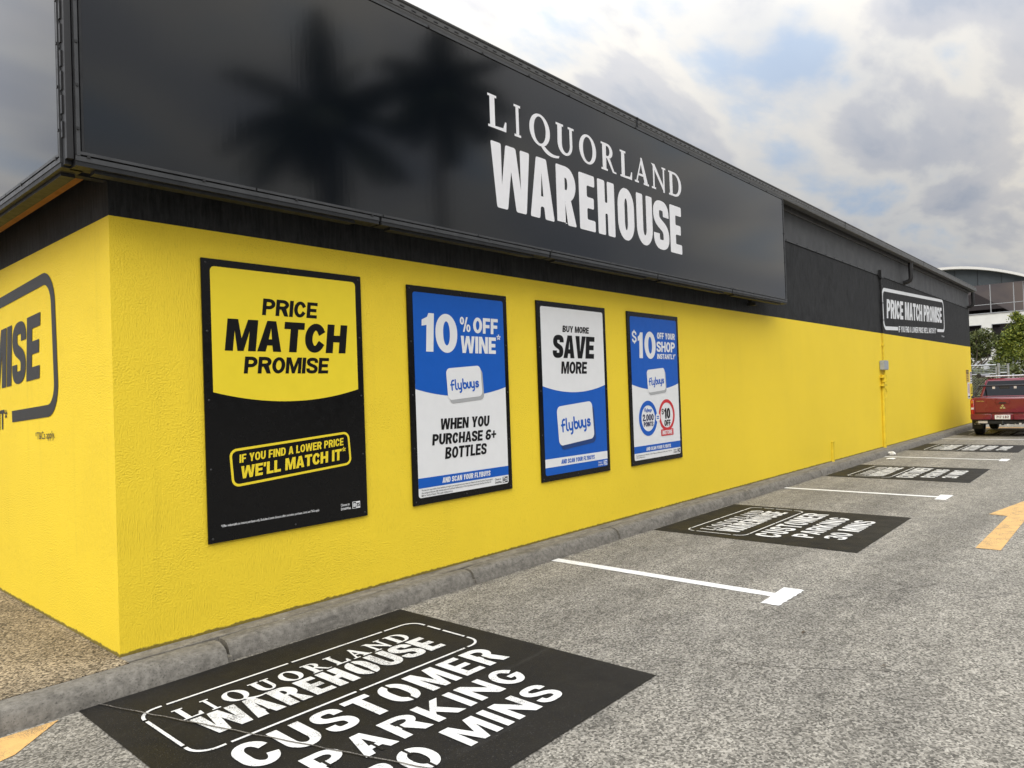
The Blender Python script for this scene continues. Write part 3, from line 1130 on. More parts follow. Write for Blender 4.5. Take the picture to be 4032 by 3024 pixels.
def shell(z0, z1, m, out=0.0, x1=WL):
    mb = MB()
    o = out
    n = 1
    c = [(-o, -o), (x1 + o, -o), (x1 + o, WD + o), (-o, WD + o)]
    vs = [(x, y, z0) for x, y in c] + [(x, y, z1) for x, y in c]
    mb.add(vs, [(i, (i + 1) % 4, (i + 1) % 4 + 4, i + 4) for i in range(4)], m)
    return mb


adopt(shell(-0.45, 2.6, M_YEL).build("wall"), shop)
tag(adopt(shell(2.6, 3.962, M_BAND).build("upper_wall_band"), shop), "black raked wall band above the yellow paint")
cl = shell(3.962, 4.62, M_CLAD, 0.010)
# fixing trim along the foot of the cladding
cl.box((0, -0.016, 3.957), (WL, -0.0105, 3.972), M_FRAMELT)
for i in range(36):
    x = 10.3 + i * 0.52
    cl.box((x, -0.0225, 3.966), (x + 0.035, -0.0165, 3.984), M_FRAME)
adopt(cl.build("cladding"), shop)


def zs(x):
    return 0.003 * x


mb = MB()
mb.sweep_x([(-0.012, 4.435), (-0.045, 4.435), (-0.052, 4.442), (-0.052, 4.500), (-0.012, 4.500)], 0.0, WL + 0.02, M_RAIL, zs, closed=True)
adopt(mb.build("fascia_rail", recalc=True), shop)
mb = MB()
mb.sweep_x([(0.0, 4.502), (-0.21, 4.502), (-0.21, 4.515), (0.0, 4.515)], -0.2, WL + 0.12, M_FRAME, zs, closed=True)
adopt(mb.build("soffit", recalc=True), shop)
# gutter: quad profile with rolled lip and two grooves
gp = [(-0.13, 4.600), (-0.13, 4.488), (-0.222, 4.480), (-0.240, 4.486), (-0.247, 4.500), (-0.250, 4.530), (-0.244, 4.537), (-0.250, 4.545), (-0.252, 4.580), (-0.246, 4.587), (-0.256, 4.594), (-0.260, 4.606), (-0.252, 4.615), (-0.240, 4.614), (-0.236, 4.600)]
mb = MB()
mb.sweep_x(gp, -0.24, WL + 0.02, M_GUT, zs, closed=True, nx=6)
for x in (5.6, 13.4, 20.2):
    mb.sweep_x([(y - 0.003, z) for y, z in gp[2:13]], x, x + 0.035, M_FRAME, zs, closed=False, caps=False)
for i in range(100):                                   # overflow slots
    x = 1.0 + i * 0.12
    mb.box((x, -0.2535, 4.556 + zs(x)), (x + 0.045, -0.2505, 4.564 + zs(x)), M_INK)
tag(adopt(mb.build("gutter", smooth=True, recalc=True, sharp=30), shop), "charcoal metal gutter along the eave")
# end return of the gutter round the far eave
mb = MB()
mb.box((WL + 0.022, -0.245, 4.57), (WL + 0.14, WD + 0.2, 4.68), M_GUT)
adopt(mb.build("gutter", recalc=True), shop)
mb = MB()
mb.box((-0.245, 0.0, 4.49), (-0.13, WD + 0.2, 4.60), M_GUT)
adopt(mb.build("gutter", recalc=True), shop)
# hipped roof
mb = MB()
e = 0.13
z0 = 4.60
vs = [(-e, -e, z0), (WL + e, -e, z0 + zs(WL)), (WL + e, WD + e, z0 + zs(WL)), (-e, WD + e, z0), (6.5, WD / 2, 9.0), (WL - 6.5, WD / 2, 9.0)]
mb.add(vs, [(0, 1, 5, 4), (1, 2, 5), (2, 3, 4, 5), (3, 0, 4)], M_ROOF)
adopt(mb.build("roof"), shop)
# invented raised mass above the shop, shaped for the silhouette mirrored in the office windows
mb = MB()
c = [(15.0, 4.5), (26.8, 4.5), (26.8, 9.0), (15.0, 9.0)]
mb.add([(x, y, 4.7) for x, y in c] + [(x, y, 7.45) for x, y in c], [(i, (i + 1) % 4, (i + 1) % 4 + 4, i + 4) for i in range(4)], M_BLK)
tag(adopt(mb.build("mirrored_mass"), shop), "invented black upper mass, shaped for its mirror image in the office windows")
mb = MB()
mb.add([(14.3, 4.1, 7.45), (27.4, 4.1, 7.45), (27.4, 9.4, 7.45), (14.3, 9.4, 7.45), (18.0, 6.7, 9.4), (24.0, 6.7, 9.4)], [(0, 1, 5, 4), (1, 2, 5), (2, 3, 4, 5), (3, 0, 4), (3, 2, 1, 0)], M_ROOF)
adopt(mb.build("roof"), shop)  # roof of the invented mass, for the same mirrored silhouette
# outside doors and glass are round the front, out of sight


def downpipe(x, ztop):
    mb = MB()
    y0 = -0.185
    pts = [(x, y0, ztop), (x, y0, 4.25), (x, y0, 4.11), (x, y0 + 0.02, 4.055), (x - 0.0, y0 + 0.07, 4.025), (x, -0.06, 4.012), (x, -0.012, 4.005)]
    mb.tube(pts, 0.055, M_CONDB, 14)
    mb.tube([(x, y0, 4.30), (x, y0, 4.32)], 0.062, M_CONDB, 14)
    mb.tube([(x, -0.10, 4.018), (x, -0.085, 4.016)], 0.062, M_CONDB, 14)
    return adopt(mb.build("downpipe", smooth=True, sharp=50), shop)


downpipe(19.05, 4.50)
downpipe(28.20, 4.52)

# flat yellow strip and timber eave under the short side
mb = MB()
mb.box((-0.235, -0.06, 2.812), (-0.185, WD, 2.82), M_YSTRIP)
adopt(mb.build("eave_strip"), shop)
mb = MB()
mb.box((-0.182, -0.02, 2.845), (-0.060, WD, 2.86), M_SOFFIT)
mb.box((-0.20, -0.005, 2.80), (-0.003, 0.055, 2.838), M_FRAME)
tag(adopt(mb.build("soffit"), shop), "stained timber eave lining under the corner sign")

# ------------------------------------------------------------------ fascia signs


def sign_box(name, label, length, axis):
    """axis 'x': long face towards -y.  axis 'y': short face towards -x"""
    H0, H1 = 2.765, 4.470
    if axis == 'x':
        base = Vector((length[0], -0.15, 2.765))
        def P(a, d, z): return (a, -d, z)
    else:
        base = Vector((-0.15, length[0], 2.765))
        def P(a, d, z): return (-d, a, z)
    root = thing(name, label, "sign", base)
    a0, a1 = length

    def bx(mb, al, ah, dl, dh, zl, zh, m):
        p, q = P(al, dh, zl), P(ah, dl, zh)
        lo = tuple(min(i, j) for i, j in zip(p, q))
        hi = tuple(max(i, j) for i, j in zip(p, q))
        mb.box(lo, hi, m)
    fr = MB()
    # back tray
    bx(fr, a0, a1, 0.190, 0.296, H0 + 0.028, H1, M_FRAME)
    # bottom angle in lengths with open joints
    n = max(2, int(round((a1 - a0) / 1.9)))
    seg = (a1 - a0) / n
    for i in range(n):
        s0, s1 = a0 + i * seg, a0 + (i + 1) * seg - (0.025 if i < n - 1 else 0)
        bx(fr, s0, s1, 0.200, 0.308, H0, H0 + 0.026, M_FRAME)
        bx(fr, s0, s1, 0.2985, 0.312, H0 + 0.0265, H0 + 0.052, M_FRAMELT)
        bx(fr, s0 + 0.1, s1 - 0.2, 0.21, 0.28, H0 - 0.018, H0 - 0.0005, M_FRAME)
    # retaining bars round the face
    for i in range(n * 2):
        s0 = a0 + 0.02 + i * seg / 2
        bx(fr, s0, s0 + seg / 2 - 0.012, 0.2985, 0.3125, H0 + 0.062, H0 + 0.078, M_FRAMELT)
    bx(fr, a0 + 0.02, a1 - 0.01, 0.2985, 0.3115, H1 - 0.022, H1 - 0.002, M_FRAMELT)
    bx(fr, a0 + 0.005, a0 + 0.022, 0.2985, 0.3115, H0 + 0.055, H1 - 0.024, M_FRAMELT)
    bx(fr, a1 - 0.022, a1 - 0.004, 0.2985, 0.3115, H0 + 0.055, H1 - 0.024, M_FRAMELT)
    bx(fr, a0 + 0.030, a0 + 0.042, 0.2985, 0.3095, H0 + 0.08, H1 - 0.03, M_FRAME)
    # screws
    k = int((a1 - a0) / 0.62)
    for i in range(k + 1):
        a = a0 + 0.06 + (a1 - a0 - 0.12) * i / k
        for z in (H0 + 0.056, H1 - 0.013):
            bx(fr, a - 0.008, a + 0.008, 0.3126, 0.3185, z - 0.006, z + 0.008, M_CONDB)
    for i in range(7):
        z = H0 + 0.2 + i * 0.235
        for a in (a0 + 0.013, a1 - 0.013):
            bx(fr, a - 0.006, a + 0.006, 0.3117, 0.317, z - 0.007, z + 0.007, M_CONDB)
    adopt(fr.build("frame", recalc=True), root)
    fc = MB()
    bx(fc, a0 + 0.044, a1 - 0.024, 0.2970, 0.3030, H0 + 0.079, H1 - 0.023, M_GLOSS)
    adopt(fc.build("sign_face", recalc=True), root)
    return root


sign_long = sign_box("fascia_sign", "long gloss black sign with the white two-line shop name over the posters", (-0.262, 9.965), 'x')
sign_short = sign_box("fascia_sign", "gloss sign on the short wall mirroring bright cloud at the corner", (-0.225, 12.0), 'y')

# the notched corner post between the two signs
cp = MB()
cp.box((-0.300, -0.2605, 2.775), (-0.268, -0.229, 4.47), M_FRAME)
for i in range(13):
    z = 2.92 + i * 0.128
    cp.box((-0.308, -0.256, z), (-0.3005, -0.236, z + (0.10 if i % 3 else 0.085)), M_CONDB)
    cp.box((-0.306, -0.2350, z + 0.105), (-0.3005, -0.231, z + 0.12), M_FRAMELT)
cp.box((-0.300, -0.295, 2.80), (-0.268, -0.2615, 4.47), M_CONDB)
cpo = cp.build("corner_post")
tag(adopt(cpo, sign_short), "dark notched metal post where the two signs meet")

# name lettering on the long sign
sh = Sheet((0, -0.3036, 0), (1, 0, 0), (0, 0, 1), 0.0008)
LIQ = [('L', 3.005, 3.242), ('I', 3.334, 3.471), ('Q', 3.575, 3.886), ('U', 3.985, 4.280), ('O', 4.368, 4.672), ('R', 4.765, 5.042), ('L', 5.135, 5.372),
       ('A', 5.430, 5.742), ('N', 5.813, 6.138), ('D', 6.215, 6.532)]


def name_line(sh, items, y0, y1, m, lay, fx=lambda x: x, rc=0.0):
    H = y1 - y0
    for ch, a, b in items:
        a, b = fx(a), fx(b)
        W = (b - a) / H
        for k, (outer, holes) in enumerate(serif(ch, W, 0.235 * min(1.0, W / 0.95 + .1))):
            sh.poly([(a + x * H, y0 + y * H) for x, y in outer], [[(a + x * H, y0 + y * H) for x, y in h] for h in holes], m, lay + 0.2 * k)


name_line(sh, LIQ, 3.832, 4.128, M_SIGNWHITE, 1)
WARE = [('W', 3.024, 3.556), ('A', 3.550, 3.914), ('R', 3.958, 4.278), ('E', 4.336, 4.615), ('H', 4.668, 4.990), ('O', 5.053, 5.388), ('U', 5.442, 5.791), ('S', 5.816, 6.181), ('E', 6.210, 6.498)]


def ware_line(sh, items, y0, y1, m, lay, fx=lambda x: x, S=0.235, rc=0.035, bridges=None):
    H = y1 - y0
    for ch, a, b in items:
        a, b = fx(a), fx(b)
        W = (b - a) / H
        s = S
        for k, (outer, holes) in enumerate(glyph(ch, W, s, s * 0.84)):
            sh.poly([(a + x * H, y0 + y * H) for x, y in (roundc(outer, rc) if rc else outer)], [[(a + x * H, y0 + y * H) for x, y in h] for h in holes], m, lay + 0.2 * k)
        if bridges:
            bw = 0.03
            if ch == 'O':
                cx = W / 2
                for p, q in ((0.70, 1.01), (-0.01, 0.30)):
                    sh.rect(a + (cx - bw) * H, y0 + p * H, a + (cx + bw) * H, y0 + q * H, bridges, lay + 0.9)
            elif ch in 'RA':
                cx = W / 2 if ch == 'A' else s + bw * 1.5
                sh.rect(a + (cx - bw) * H, y0 + 0.10 * H, a + (cx + bw) * H, y0 + 0.5 * H, bridges, lay + 0.9)


ware_line(sh, WARE, 3.127, 3.713, M_SIGNWHITE, 1)
adopt(sh.build("lettering"), sign_long)

# small fixing under the far end of the sign
mb = MB()
mb.box((9.05, -0.16, 2.70), (9.13, -0.02, 2.745), M_FRAME)
mb.box((9.06, -0.10, 2.745), (9.12, -0.04, 2.79), M_FRAME)
o = mb.build("sign_bracket", bevel=0.004)
adopt(o, sign_long)

# ------------------------------------------------------------------ painted wall logos


def promise_logo(o, u, v, ink, step):
    """outlined slogan panel, local origin at its lower left corner before tilting"""
    sh = Sheet(o, u, v, step)
    W, H, t, r = 7.14, 1.010, 0.088, 0.235
    g0, g1 = 1.36, 6.03
    # outline open at the foot
    outer_r = [(g1, 0), (W - r, 0)] + arc(W - r, r, r, r, 270, 360, 8) + arc(W - r, H - r, r, r, 0, 90, 8) + arc(r, H - r, r, r, 90, 180, 8) + arc(r, r, r, r, 180, 270, 8) + [(g0, 0)]
    k = r - t * 0.95
    inner = [(g0, t), (r, t)] + arc(r, r, k, k, 270, 180, 8) + arc(r, H - r, k, k, 180, 90, 8) + arc(W - r, H - r, k, k, 90, 0, 8) + arc(W - r, r, k, k, 0, -90, 8) + [(g1, t)]
    sh.poly(outer_r + inner, [], ink, 1)
    sh.text("PRICE MATCH PROMISE", 0.345, 6.745, 0.285, 0.750, ink, 1, S=0.275, B=0.20, shear=0.16, gap=0.045)
    sh.text("IF YOU FIND A LOWER PRICE WE'LL MATCH IT*", 1.42, 5.88, -0.045, 0.110, ink, 1, S=0.23, B=0.18, shear=0.10, gap=0.07)
    sh.small("*T&Cs apply.", 6.60, 7.03, -0.150, 0.052, ink, 1, 0.0)
    return sh


# far end of the long wall
a = rad(2.0)
root = thing("painted_wall_sign", "white outlined slogan painted high on the black wall near the far downpipes", "wall sign", (20.5, 0, 3.2))
sh = promise_logo((16.95, -0.003, 2.69), (math.cos(a), 0, math.sin(a)), (-math.sin(a), 0, math.cos(a)), M_WALLWHT, 0.0006)
adopt(sh.build("painted_lettering"), root)
# short wall, running off to the left
a = rad(2.5)
root = thing("painted_wall_sign", "black outlined slogan painted on the yellow short wall left of the corner", "wall sign", (0, 4.5, 1.8))
u = Vector((0, -math.cos(a), math.sin(a)))
v = Vector((0, math.sin(a), math.cos(a)))
o = Vector((-0.003, 0.955, 1.427)) - u * 7.14
sh = promise_logo(o, u, v, M_WALLBLK, 0.0006)
adopt(sh.build("painted_lettering"), root)

# ------------------------------------------------------------------ posters
POSTERS = "framed posters on the yellow wall"


def poster(label, x0, x1, z0=0.569, z1=2.399):
    root = thing("wall_poster", label, "poster", ((x0 + x1) / 2, 0, z0), POSTERS)
    mb = MB()
    mb.box((x0, -0.018, z0), (x1, -0.004, z1), M_PBLACK)
    adopt(mb.build("backing_board", bevel=0.002), root)
    n = 4
    e = 0.028
    spots = [(x0 + e, z0 + e + (z1 - z0 - 2 * e) * i / n) for i in range(n + 1)] + [(x1 - e, z0 + e + (z1 - z0 - 2 * e) * i / n) for i in range(n + 1)]
    spots += [((x0 + x1) / 2, z0 + e), ((x0 + x1) / 2, z1 - e)]
    sc = None
    for x, z in spots:
        if sc is None:
            m = MB()
            m.tube([(0, 0, 0), (0, -0.003, 0), (0, -0.0055, 0)], [0.008, 0.0075, 0.004], M_CONDB, 10)
            sc = m.build("screw", smooth=True)
            s = sc
        else:
            s = sc.copy()
            COL.objects.link(s)
        s.parent = root
        s.location = Vector((x, -0.018, z)) - Vector(root.location)
    return root


def psheet():
    return Sheet((0, -0.0182, 0), (1, 0, 0), (0, 0, 1), 0.0007)


def finish(sh, name, root):
    return adopt(sh.build(name), root)


def curve_top(x0, x1, ytop, yside, ymid, r=0.025):
    """panel with rounded upper corners and a sagging lower edge"""
    c = [(x0 + (x1 - x0) * i / 20, yside + (ymid - yside) * (1 - (2 * i / 20 - 1) ** 2)) for i in range(21)]
    return c + arc(x1 - r, ytop - r, r, r, 0, 90, 5) + arc(x0 + r, ytop - r, r, r, 90, 180, 5)


def drinkwise(sh, x, y, m, inv):
    sh.small("Choose to", x, x + 0.078, y + 0.029, 0.019, m, 4, 0.01)
    sh.small("DrinkWise.", x, x + 0.090, y, 0.019, m, 4, 0.02)
    sh.rect(x + 0.103, y - 0.002, x + 0.174, y + 0.050, m, 4)
    sh.rect(x + 0.107, y + 0.002, x + 0.136, y + 0.046, inv, 5)
    sh.text("ID", x + 0.110, x + 0.133, y + 0.010, y + 0.038, m, 6, S=0.22)
    sh.text("25", x + 0.140, x + 0.170, y + 0.010, y + 0.038, inv, 6, S=0.22)


def card(sh, cx, cy, w, h, rot, mshade, r, word, wy, mshade2=None):
    cr, sr = math.cos(rot), math.sin(rot)

    def T(pts, dx=0.0, dy=0.0):
        return [(cx + dx + x * cr - y * sr, cy + dy + x * sr + y * cr) for x, y in pts]
    base = rr(-w / 2, -h / 2, w / 2, h / 2, r, n=6)
    sh.poly(T(base, 0.022 * w / 0.43, -0.030 * w / 0.43), [], mshade, 5)
    sh.poly(T(base), [], M_PWHITE, 6)
    p = T([(-word / 2, wy)])[0]
    sh.logo_word(p[0], p[1], word, rot, M_PBLUE, 7)


# 1: price match
p1 = poster("largest poster, yellow over black, promising to match prices, nearest the corner", 0.537, 1.791, 0.567, 2.414)
sh = psheet()
sh.poly(curve_top(0.594, 1.736, 2.365, 1.5425, 1.468, 0.03), [], M_PYEL, 1)
finish(sh, "colour_panel", p1)
sh = psheet()
IT = 0.12
sh.text("PRICE", 0.952, 1.385, 2.066, 2.181, M_INK, 3, S=0.25, B=0.20, shear=IT, gap=0.06)
sh.text("MATCH", 0.679, 1.628, 1.815, 2.028, M_INK, 3, S=0.285, B=0.235, shear=IT, gap=0.05)
sh.text("PROMISE", 0.807, 1.468, 1.664, 1.778, M_INK, 3, S=0.25, B=0.20, shear=IT, gap=0.06)
finish(sh, "lettering", p1)
sh = psheet()
rot = rad(3.9)
cr_, sr_ = math.cos(rot), math.sin(rot)
cx, cy = 1.172, 1.068


def TT(pts):
    return [(cx + x * cr_ - y * sr_, cy + x * sr_ + y * cr_) for x, y in pts]


w_, h_, t_ = 0.952, 0.252, 0.0165
sh.poly(TT(rr(-w_ / 2, -h_ / 2, w_ / 2, h_ / 2, 0.052, n=6)), [TT(rr(-w_ / 2 + t_, -h_ / 2 + t_, w_ / 2 - t_, h_ / 2 - t_, 0.037, n=6))], M_PYEL, 1)
sh.text("IF YOU FIND A LOWER PRICE", 0, 0.828, 0, 0.055, M_PYEL, 1, S=0.22, B=0.18, shear=0.12, gap=0.075, rot=rot, at=TT([(-0.412, 0.028)])[0])
sh.text("WE'LL MATCH IT", 0, 0.800, 0, 0.082, M_PYEL, 1, S=0.26, B=0.21, shear=0.12, gap=0.055, rot=rot, at=TT([(-0.412, -0.078)])[0])
sh.text("*", 0, 0.03, 0, 0.075, M_PYEL, 1, rot=rot, at=TT([(0.402, -0.060)])[0])
finish(sh, "slogan_box", p1)
sh = psheet()
sh.small("*Offer redeemable on instore purchases only. Excludes 6 bottle discount offers and other purchases. Limits and T&Cs apply.", 0.622, 1.361, 0.663, 0.016, M_PWHITE, 1, 0.008)
drinkwise(sh, 1.545, 0.640, M_PWHITE, M_PBLACK)
finish(sh, "small_print", p1)

# 2: ten percent off wine
p2 = poster("blue over white poster offering ten percent off wine, right of the yellow one", 2.254, 3.485)
sh = psheet()
x0, x1 = 2.312, 3.430
sh.rect(x0, 0.627, x1, 1.60, M_PWHITE, 1, 0.025)
sh.poly(curve_top(x0, x1, 2.346, 1.533, 1.462), [], M_PBLUE, 2)
sh.rect(x0, 0.706, x1, 0.790, M_PBLUE, 2)
finish(sh, "colour_panel", p2)
sh = psheet()
sh.text("1", 2.388, 2.525, 1.848, 2.176, M_PWHITE, 4, S=0.25, B=0.2, shear=0.06)
sh.text("0", 2.556, 2.815, 1.842, 2.181, M_PWHITE, 4, S=0.265, B=0.19, shear=0.0)
sh.text("%", 2.853, 2.983, 2.034, 2.167, M_PWHITE, 4, S=0.24, B=0.20)
sh.text("OFF", 3.016, 3.345, 2.028, 2.172, M_PWHITE, 4, S=0.25, B=0.21, shear=0.05, gap=0.07)
sh.text("WINE", 2.850, 3.310, 1.845, 1.998, M_PWHITE, 4, S=0.25, B=0.21, shear=0.05, gap=0.06)
sh.text("*", 3.335, 3.375, 1.91, 2.03, M_PWHITE, 4)
sh.text("WHEN YOU", 2.575, 3.186, 1.179, 1.275, M_INK, 4, S=0.275, B=0.21, shear=0.11, gap=0.05)
sh.text("PURCHASE 6+", 2.477, 3.272, 1.053, 1.147, M_INK, 4, S=0.275, B=0.21, shear=0.11, gap=0.05)
sh.text("BOTTLES", 2.620, 3.136, 0.926, 1.026, M_INK, 4, S=0.25, B=0.20, shear=0.12, gap=0.06)
sh.text("AND SCAN YOUR FLYBUYS", 2.580, 3.178, 0.725, 0.771, M_PWHITE, 4, S=0.23, B=0.19, shear=0.12, gap=0.07)
finish(sh, "lettering", p2)
sh = psheet()
card(sh, 2.887, 1.582, 0.432, 0.278, rad(3.9), M_PSHADE, 0.045, 0.345, -0.052)
finish(sh, "printed_card", p2)
sh = psheet()
sh.small("*Purchase 6 or more bottles of wine (excluding cask wine) in one transaction and scan or enter your Flybuys at the time of purchase. Discount applied", 2.342, 3.205, 0.682, 0.014, M_INK, 4, 0.004)
sh.small("after savings and discounts. Offer excludes stores in NT and South Hedland stores in WA and purchases made through Uber Eats, DoorDash and", 2.342, 3.185, 0.660, 0.014, M_INK, 4, 0.004)
sh.small("Milkrun. Standard Flybuys T&Cs apply at flybuys.com.au.", 2.342, 2.700, 0.638, 0.014, M_INK, 4, 0.004)
drinkwise(sh, 3.242, 0.642, M_INK, M_PWHITE)
finish(sh, "small_print", p2)

# 3: buy more save more
p3 = poster("white over blue poster reading buy more save more with a large tilted card", 3.932, 5.156)
sh = psheet()
x0, x1 = 3.991, 5.101
sh.rect(x0, 0.629, x1, 1.60, M_PBLUE, 1, 0.025)
sh.poly(curve_top(x0, x1, 2.345, 1.533, 1.463), [], M_PWHITE, 2)
sh.rect(x0, 0.708, x1, 0.794, M_PWHITE, 2)
finish(sh, "colour_panel", p3)
sh = psheet()
sh.text("BUY MORE", 4.349, 4.822, 2.096, 2.164, M_INK, 4, S=0.29, B=0.22, shear=0.12, gap=0.05)
sh.text("SAVE", 4.166, 4.904, 1.823, 2.063, M_INK, 4, S=0.29, B=0.22, shear=0.11, gap=0.02)
sh.text("MORE", 4.302, 4.758, 1.659, 1.787, M_INK, 4, S=0.275, B=0.21, shear=0.11, gap=0.05)
sh.text("AND SCAN YOUR FLYBUYS", 4.251, 4.848, 0.727, 0.772, M_PBLUE, 4, S=0.23, B=0.19, shear=0.12, gap=0.07)
finish(sh, "lettering", p3)
sh = psheet()
card(sh, 4.530, 1.137, 0.632, 0.408, rad(4.0), M_PSHADEB, 0.062, 0.510, -0.060)
finish(sh, "printed_card", p3)
sh = psheet()
drinkwise(sh, 4.916, 0.644, M_PWHITE, M_PBLUE)
finish(sh, "small_print", p3)

# 4: ten dollars off
p4 = poster("blue and white poster with blue and red rings, ten dollars off, farthest from the corner", 5.612, 6.846)
sh = psheet()
x0, x1 = 5.671, 6.792
sh.rect(x0, 0.625, x1, 1.60, M_PWHITE, 1, 0.025)
sh.poly(curve_top(x0, x1, 2.343, 1.530, 1.460), [], M_PBLUE, 2)
sh.rect(x0, 0.708, x1, 0.790, M_PBLUE, 2)
finish(sh, "colour_panel", p4)
sh = psheet()
sh.text("$", 5.707, 5.808, 2.030, 2.168, M_PWHITE, 4, S=0.20, B=0.17)
sh.text("1", 5.826, 5.938, 1.846, 2.158, M_PWHITE, 4, S=0.25, B=0.2, shear=0.04)
sh.text("0", 5.985, 6.252, 1.840, 2.176, M_PWHITE, 4, S=0.265, B=0.19)
sh.text("OFF YOUR", 6.292, 6.745, 2.094, 2.174, M_PWHITE, 4, S=0.25, B=0.21, shear=0.05, gap=0.065)
sh.text("SHOP", 6.270, 6.735, 1.931, 2.060, M_PWHITE, 4, S=0.26, B=0.21, shear=0.06, gap=0.06)
sh.text("INSTANTLY", 6.278, 6.724, 1.843, 1.906, M_PWHITE, 4, S=0.25, B=0.21, shear=0.06, gap=0.06)
sh.text("*", 6.725, 6.752, 1.855, 1.915, M_PWHITE, 4)
sh.text("AND SCAN YOUR FLYBUYS", 5.939, 6.538, 0.724, 0.766, M_PWHITE, 4, S=0.23, B=0.19, shear=0.12, gap=0.07)
finish(sh, "lettering", p4)
sh = psheet()
card(sh, 6.236, 1.578, 0.434, 0.280, rad(4.0), M_PSHADE, 0.045, 0.355, -0.050)
finish(sh, "printed_card", p4)
sh = psheet()
c1, c2 = (6.012, 1.115), (6.468, 1.135)
sh.poly(arc(*c1, 0.214, 0.214, 0, 352, 44), [arc(*c1, 0.158, 0.158, 0, 350, 36)], M_PBLUE, 4)
sh.poly(arc(*c2, 0.200, 0.200, 0, 352, 44), [arc(*c2, 0.158, 0.158, 0, 350, 36)], M_PRED, 4)
sh.poly(arc(6.238, 1.113, 0.056, 0.056, 0, 345, 23), [], M_PWHITE, 6)
sh.text("=", 6.210, 6.266, 1.078, 1.150, M_PBLUE, 7, S=0.2)
sh.logo_word(5.928, 1.198, 0.165, 0.0, M_PBLUE, 5)
NAVY = plain("poster_navy_ink", (0.012, 0.018, 0.09), 0.4, var=0.03)
sh.text("2,000", 5.884, 6.138, 1.085, 1.165, NAVY, 5, S=0.24, B=0.20, gap=0.06)
sh.text("POINTS", 5.904, 6.126, 1.016, 1.072, NAVY, 5, S=0.23, B=0.19, gap=0.07)
sh.text("$", 6.340, 6.392, 1.148, 1.215, M_INK, 5, S=0.20, B=0.17)
sh.text("10", 6.402, 6.552, 1.090, 1.222, M_INK, 5, S=0.26, B=0.20, gap=0.06)
sh.text("OFF", 6.398, 6.553, 0.998, 1.074, M_INK, 5, S=0.24, B=0.2, gap=0.07)
sh.rect(6.308, 0.878, 6.618, 0.960, M_PRED, 6, 0.012)
sh.text("INSTORE", 6.338, 6.586, 0.894, 0.945, M_PWHITE, 7, S=0.23, B=0.19, gap=0.07)
finish(sh, "printed_rings", p4)
sh = psheet()
sh.small("*Points collected can be converted to Flybuys dollars in multiples of 2,000 points only. 2,000 points equates to $10 Flybuys dollars. For Flybuys dollars", 5.704, 6.564, 0.674, 0.014, M_INK, 4, 0.004)
sh.small("T&Cs visit flybuys.com.au.", 5.704, 5.905, 0.650, 0.014, M_INK, 4, 0.004)
drinkwise(sh, 6.606, 0.644, M_INK, M_PWHITE)
finish(sh, "small_print", p4)

# ------------------------------------------------------------------ bay markings


def ground_sheet():
    return Sheet((0, 0, GA), (1, 0, -0.004), (0, 1, 0), 0.0007)


BAYS = "painted customer parking panels on the asphalt"
PITCH = 5.885


def bay_panel(label):
    root = thing("parking_bay_panel", label, "bay marking", (0.78, -1.38, GA + gz(0.78)), BAYS)
    sh = ground_sheet()
    sh.poly([(-0.315, -0.300), (-0.33, -2.475), (1.885, -2.455), (1.852, -0.296)][::1], [], M_MAT, 6)
    adopt(sh.build("painted_panel"), root)
    sh = ground_sheet()
    # stencilled frame with bridges
    t = 0.017
    X0, X1, Y0, Y1, r = -0.145, 1.700, -1.292, -0.612, 0.10
    runs = [[(X0 + 0.15, Y1), (0.72, Y1)], [(0.745, Y1), (X1 - 0.27, Y1)], [(X1 - 0.25, Y1)] + arc(X1 - r, Y1 - r, r, r, 90, 0, 6) + [(X1, Y1 - 0.13)],
            [(X1, Y1 - 0.16), (X1, -0.90)], [(X1, -0.925), (X1, Y0 + 0.16)], [(X1, Y0 + 0.135)] + arc(X1 - r, Y0 + r, r, r, 0, -90, 6) + [(X1 - 0.13, Y0)],
            [(X1 - 0.155, Y0), (0.745, Y0)], [(0.72, Y0), (X0 + 0.16, Y0)], [(X0 + 0.135, Y0)] + arc(X0 + r, Y0 + r, r, r, -90, -180, 6) + [(X0, Y0 + 0.12)],
            [(X0, Y0 + 0.145), (X0, Y1 - 0.13)], [(X0, Y1 - 0.105)] + arc(X0 + r, Y1 - r, r, r, 180, 90, 6) + [(X0 + 0.125, Y1)]]
    for q in runs:
        sh.poly(pen(q, t, t), [], M_WSTEN, 12)
    fx = lambda x: -0.02 + (x - 3.005) * (1.478 + 0.02) / (6.532 - 3.005)
    name_line(sh, LIQ, -0.882, -0.722, M_WSTEN, 12, fx)
    adopt(sh.build("name_stencil"), root)
    sh = ground_sheet()
    fx2 = lambda x: -0.005 + (x - 3.024) * (1.512 + 0.005) / (6.498 - 3.024)
    ware_line(sh, WARE, -1.158, -0.902, M_WWORN, 12, fx2, S=0.225, rc=0.0, bridges=M_MAT)
    tag(adopt(sh.build("name_stencil"), root), "speckled worn white warehouse stencil")
    sh = ground_sheet()
    sh.text("CUSTOMER", -0.055, 1.600, -1.622, -1.352, M_WSTEN, 12, S=0.205, B=0.175, gap=0.14, bridges=M_MAT)
    sh.text("PARKING", 0.110, 1.450, -1.918, -1.700, M_WSTEN, 12, S=0.23, B=0.19, gap=0.15, bridges=M_MAT)
    sh.text("30 MINS", 0.175, 1.385, -2.212, -1.995, M_WSTEN, 12, S=0.23, B=0.19, gap=0.15, bridges=M_MAT)
    adopt(sh.build("lettering"), root)
    return root


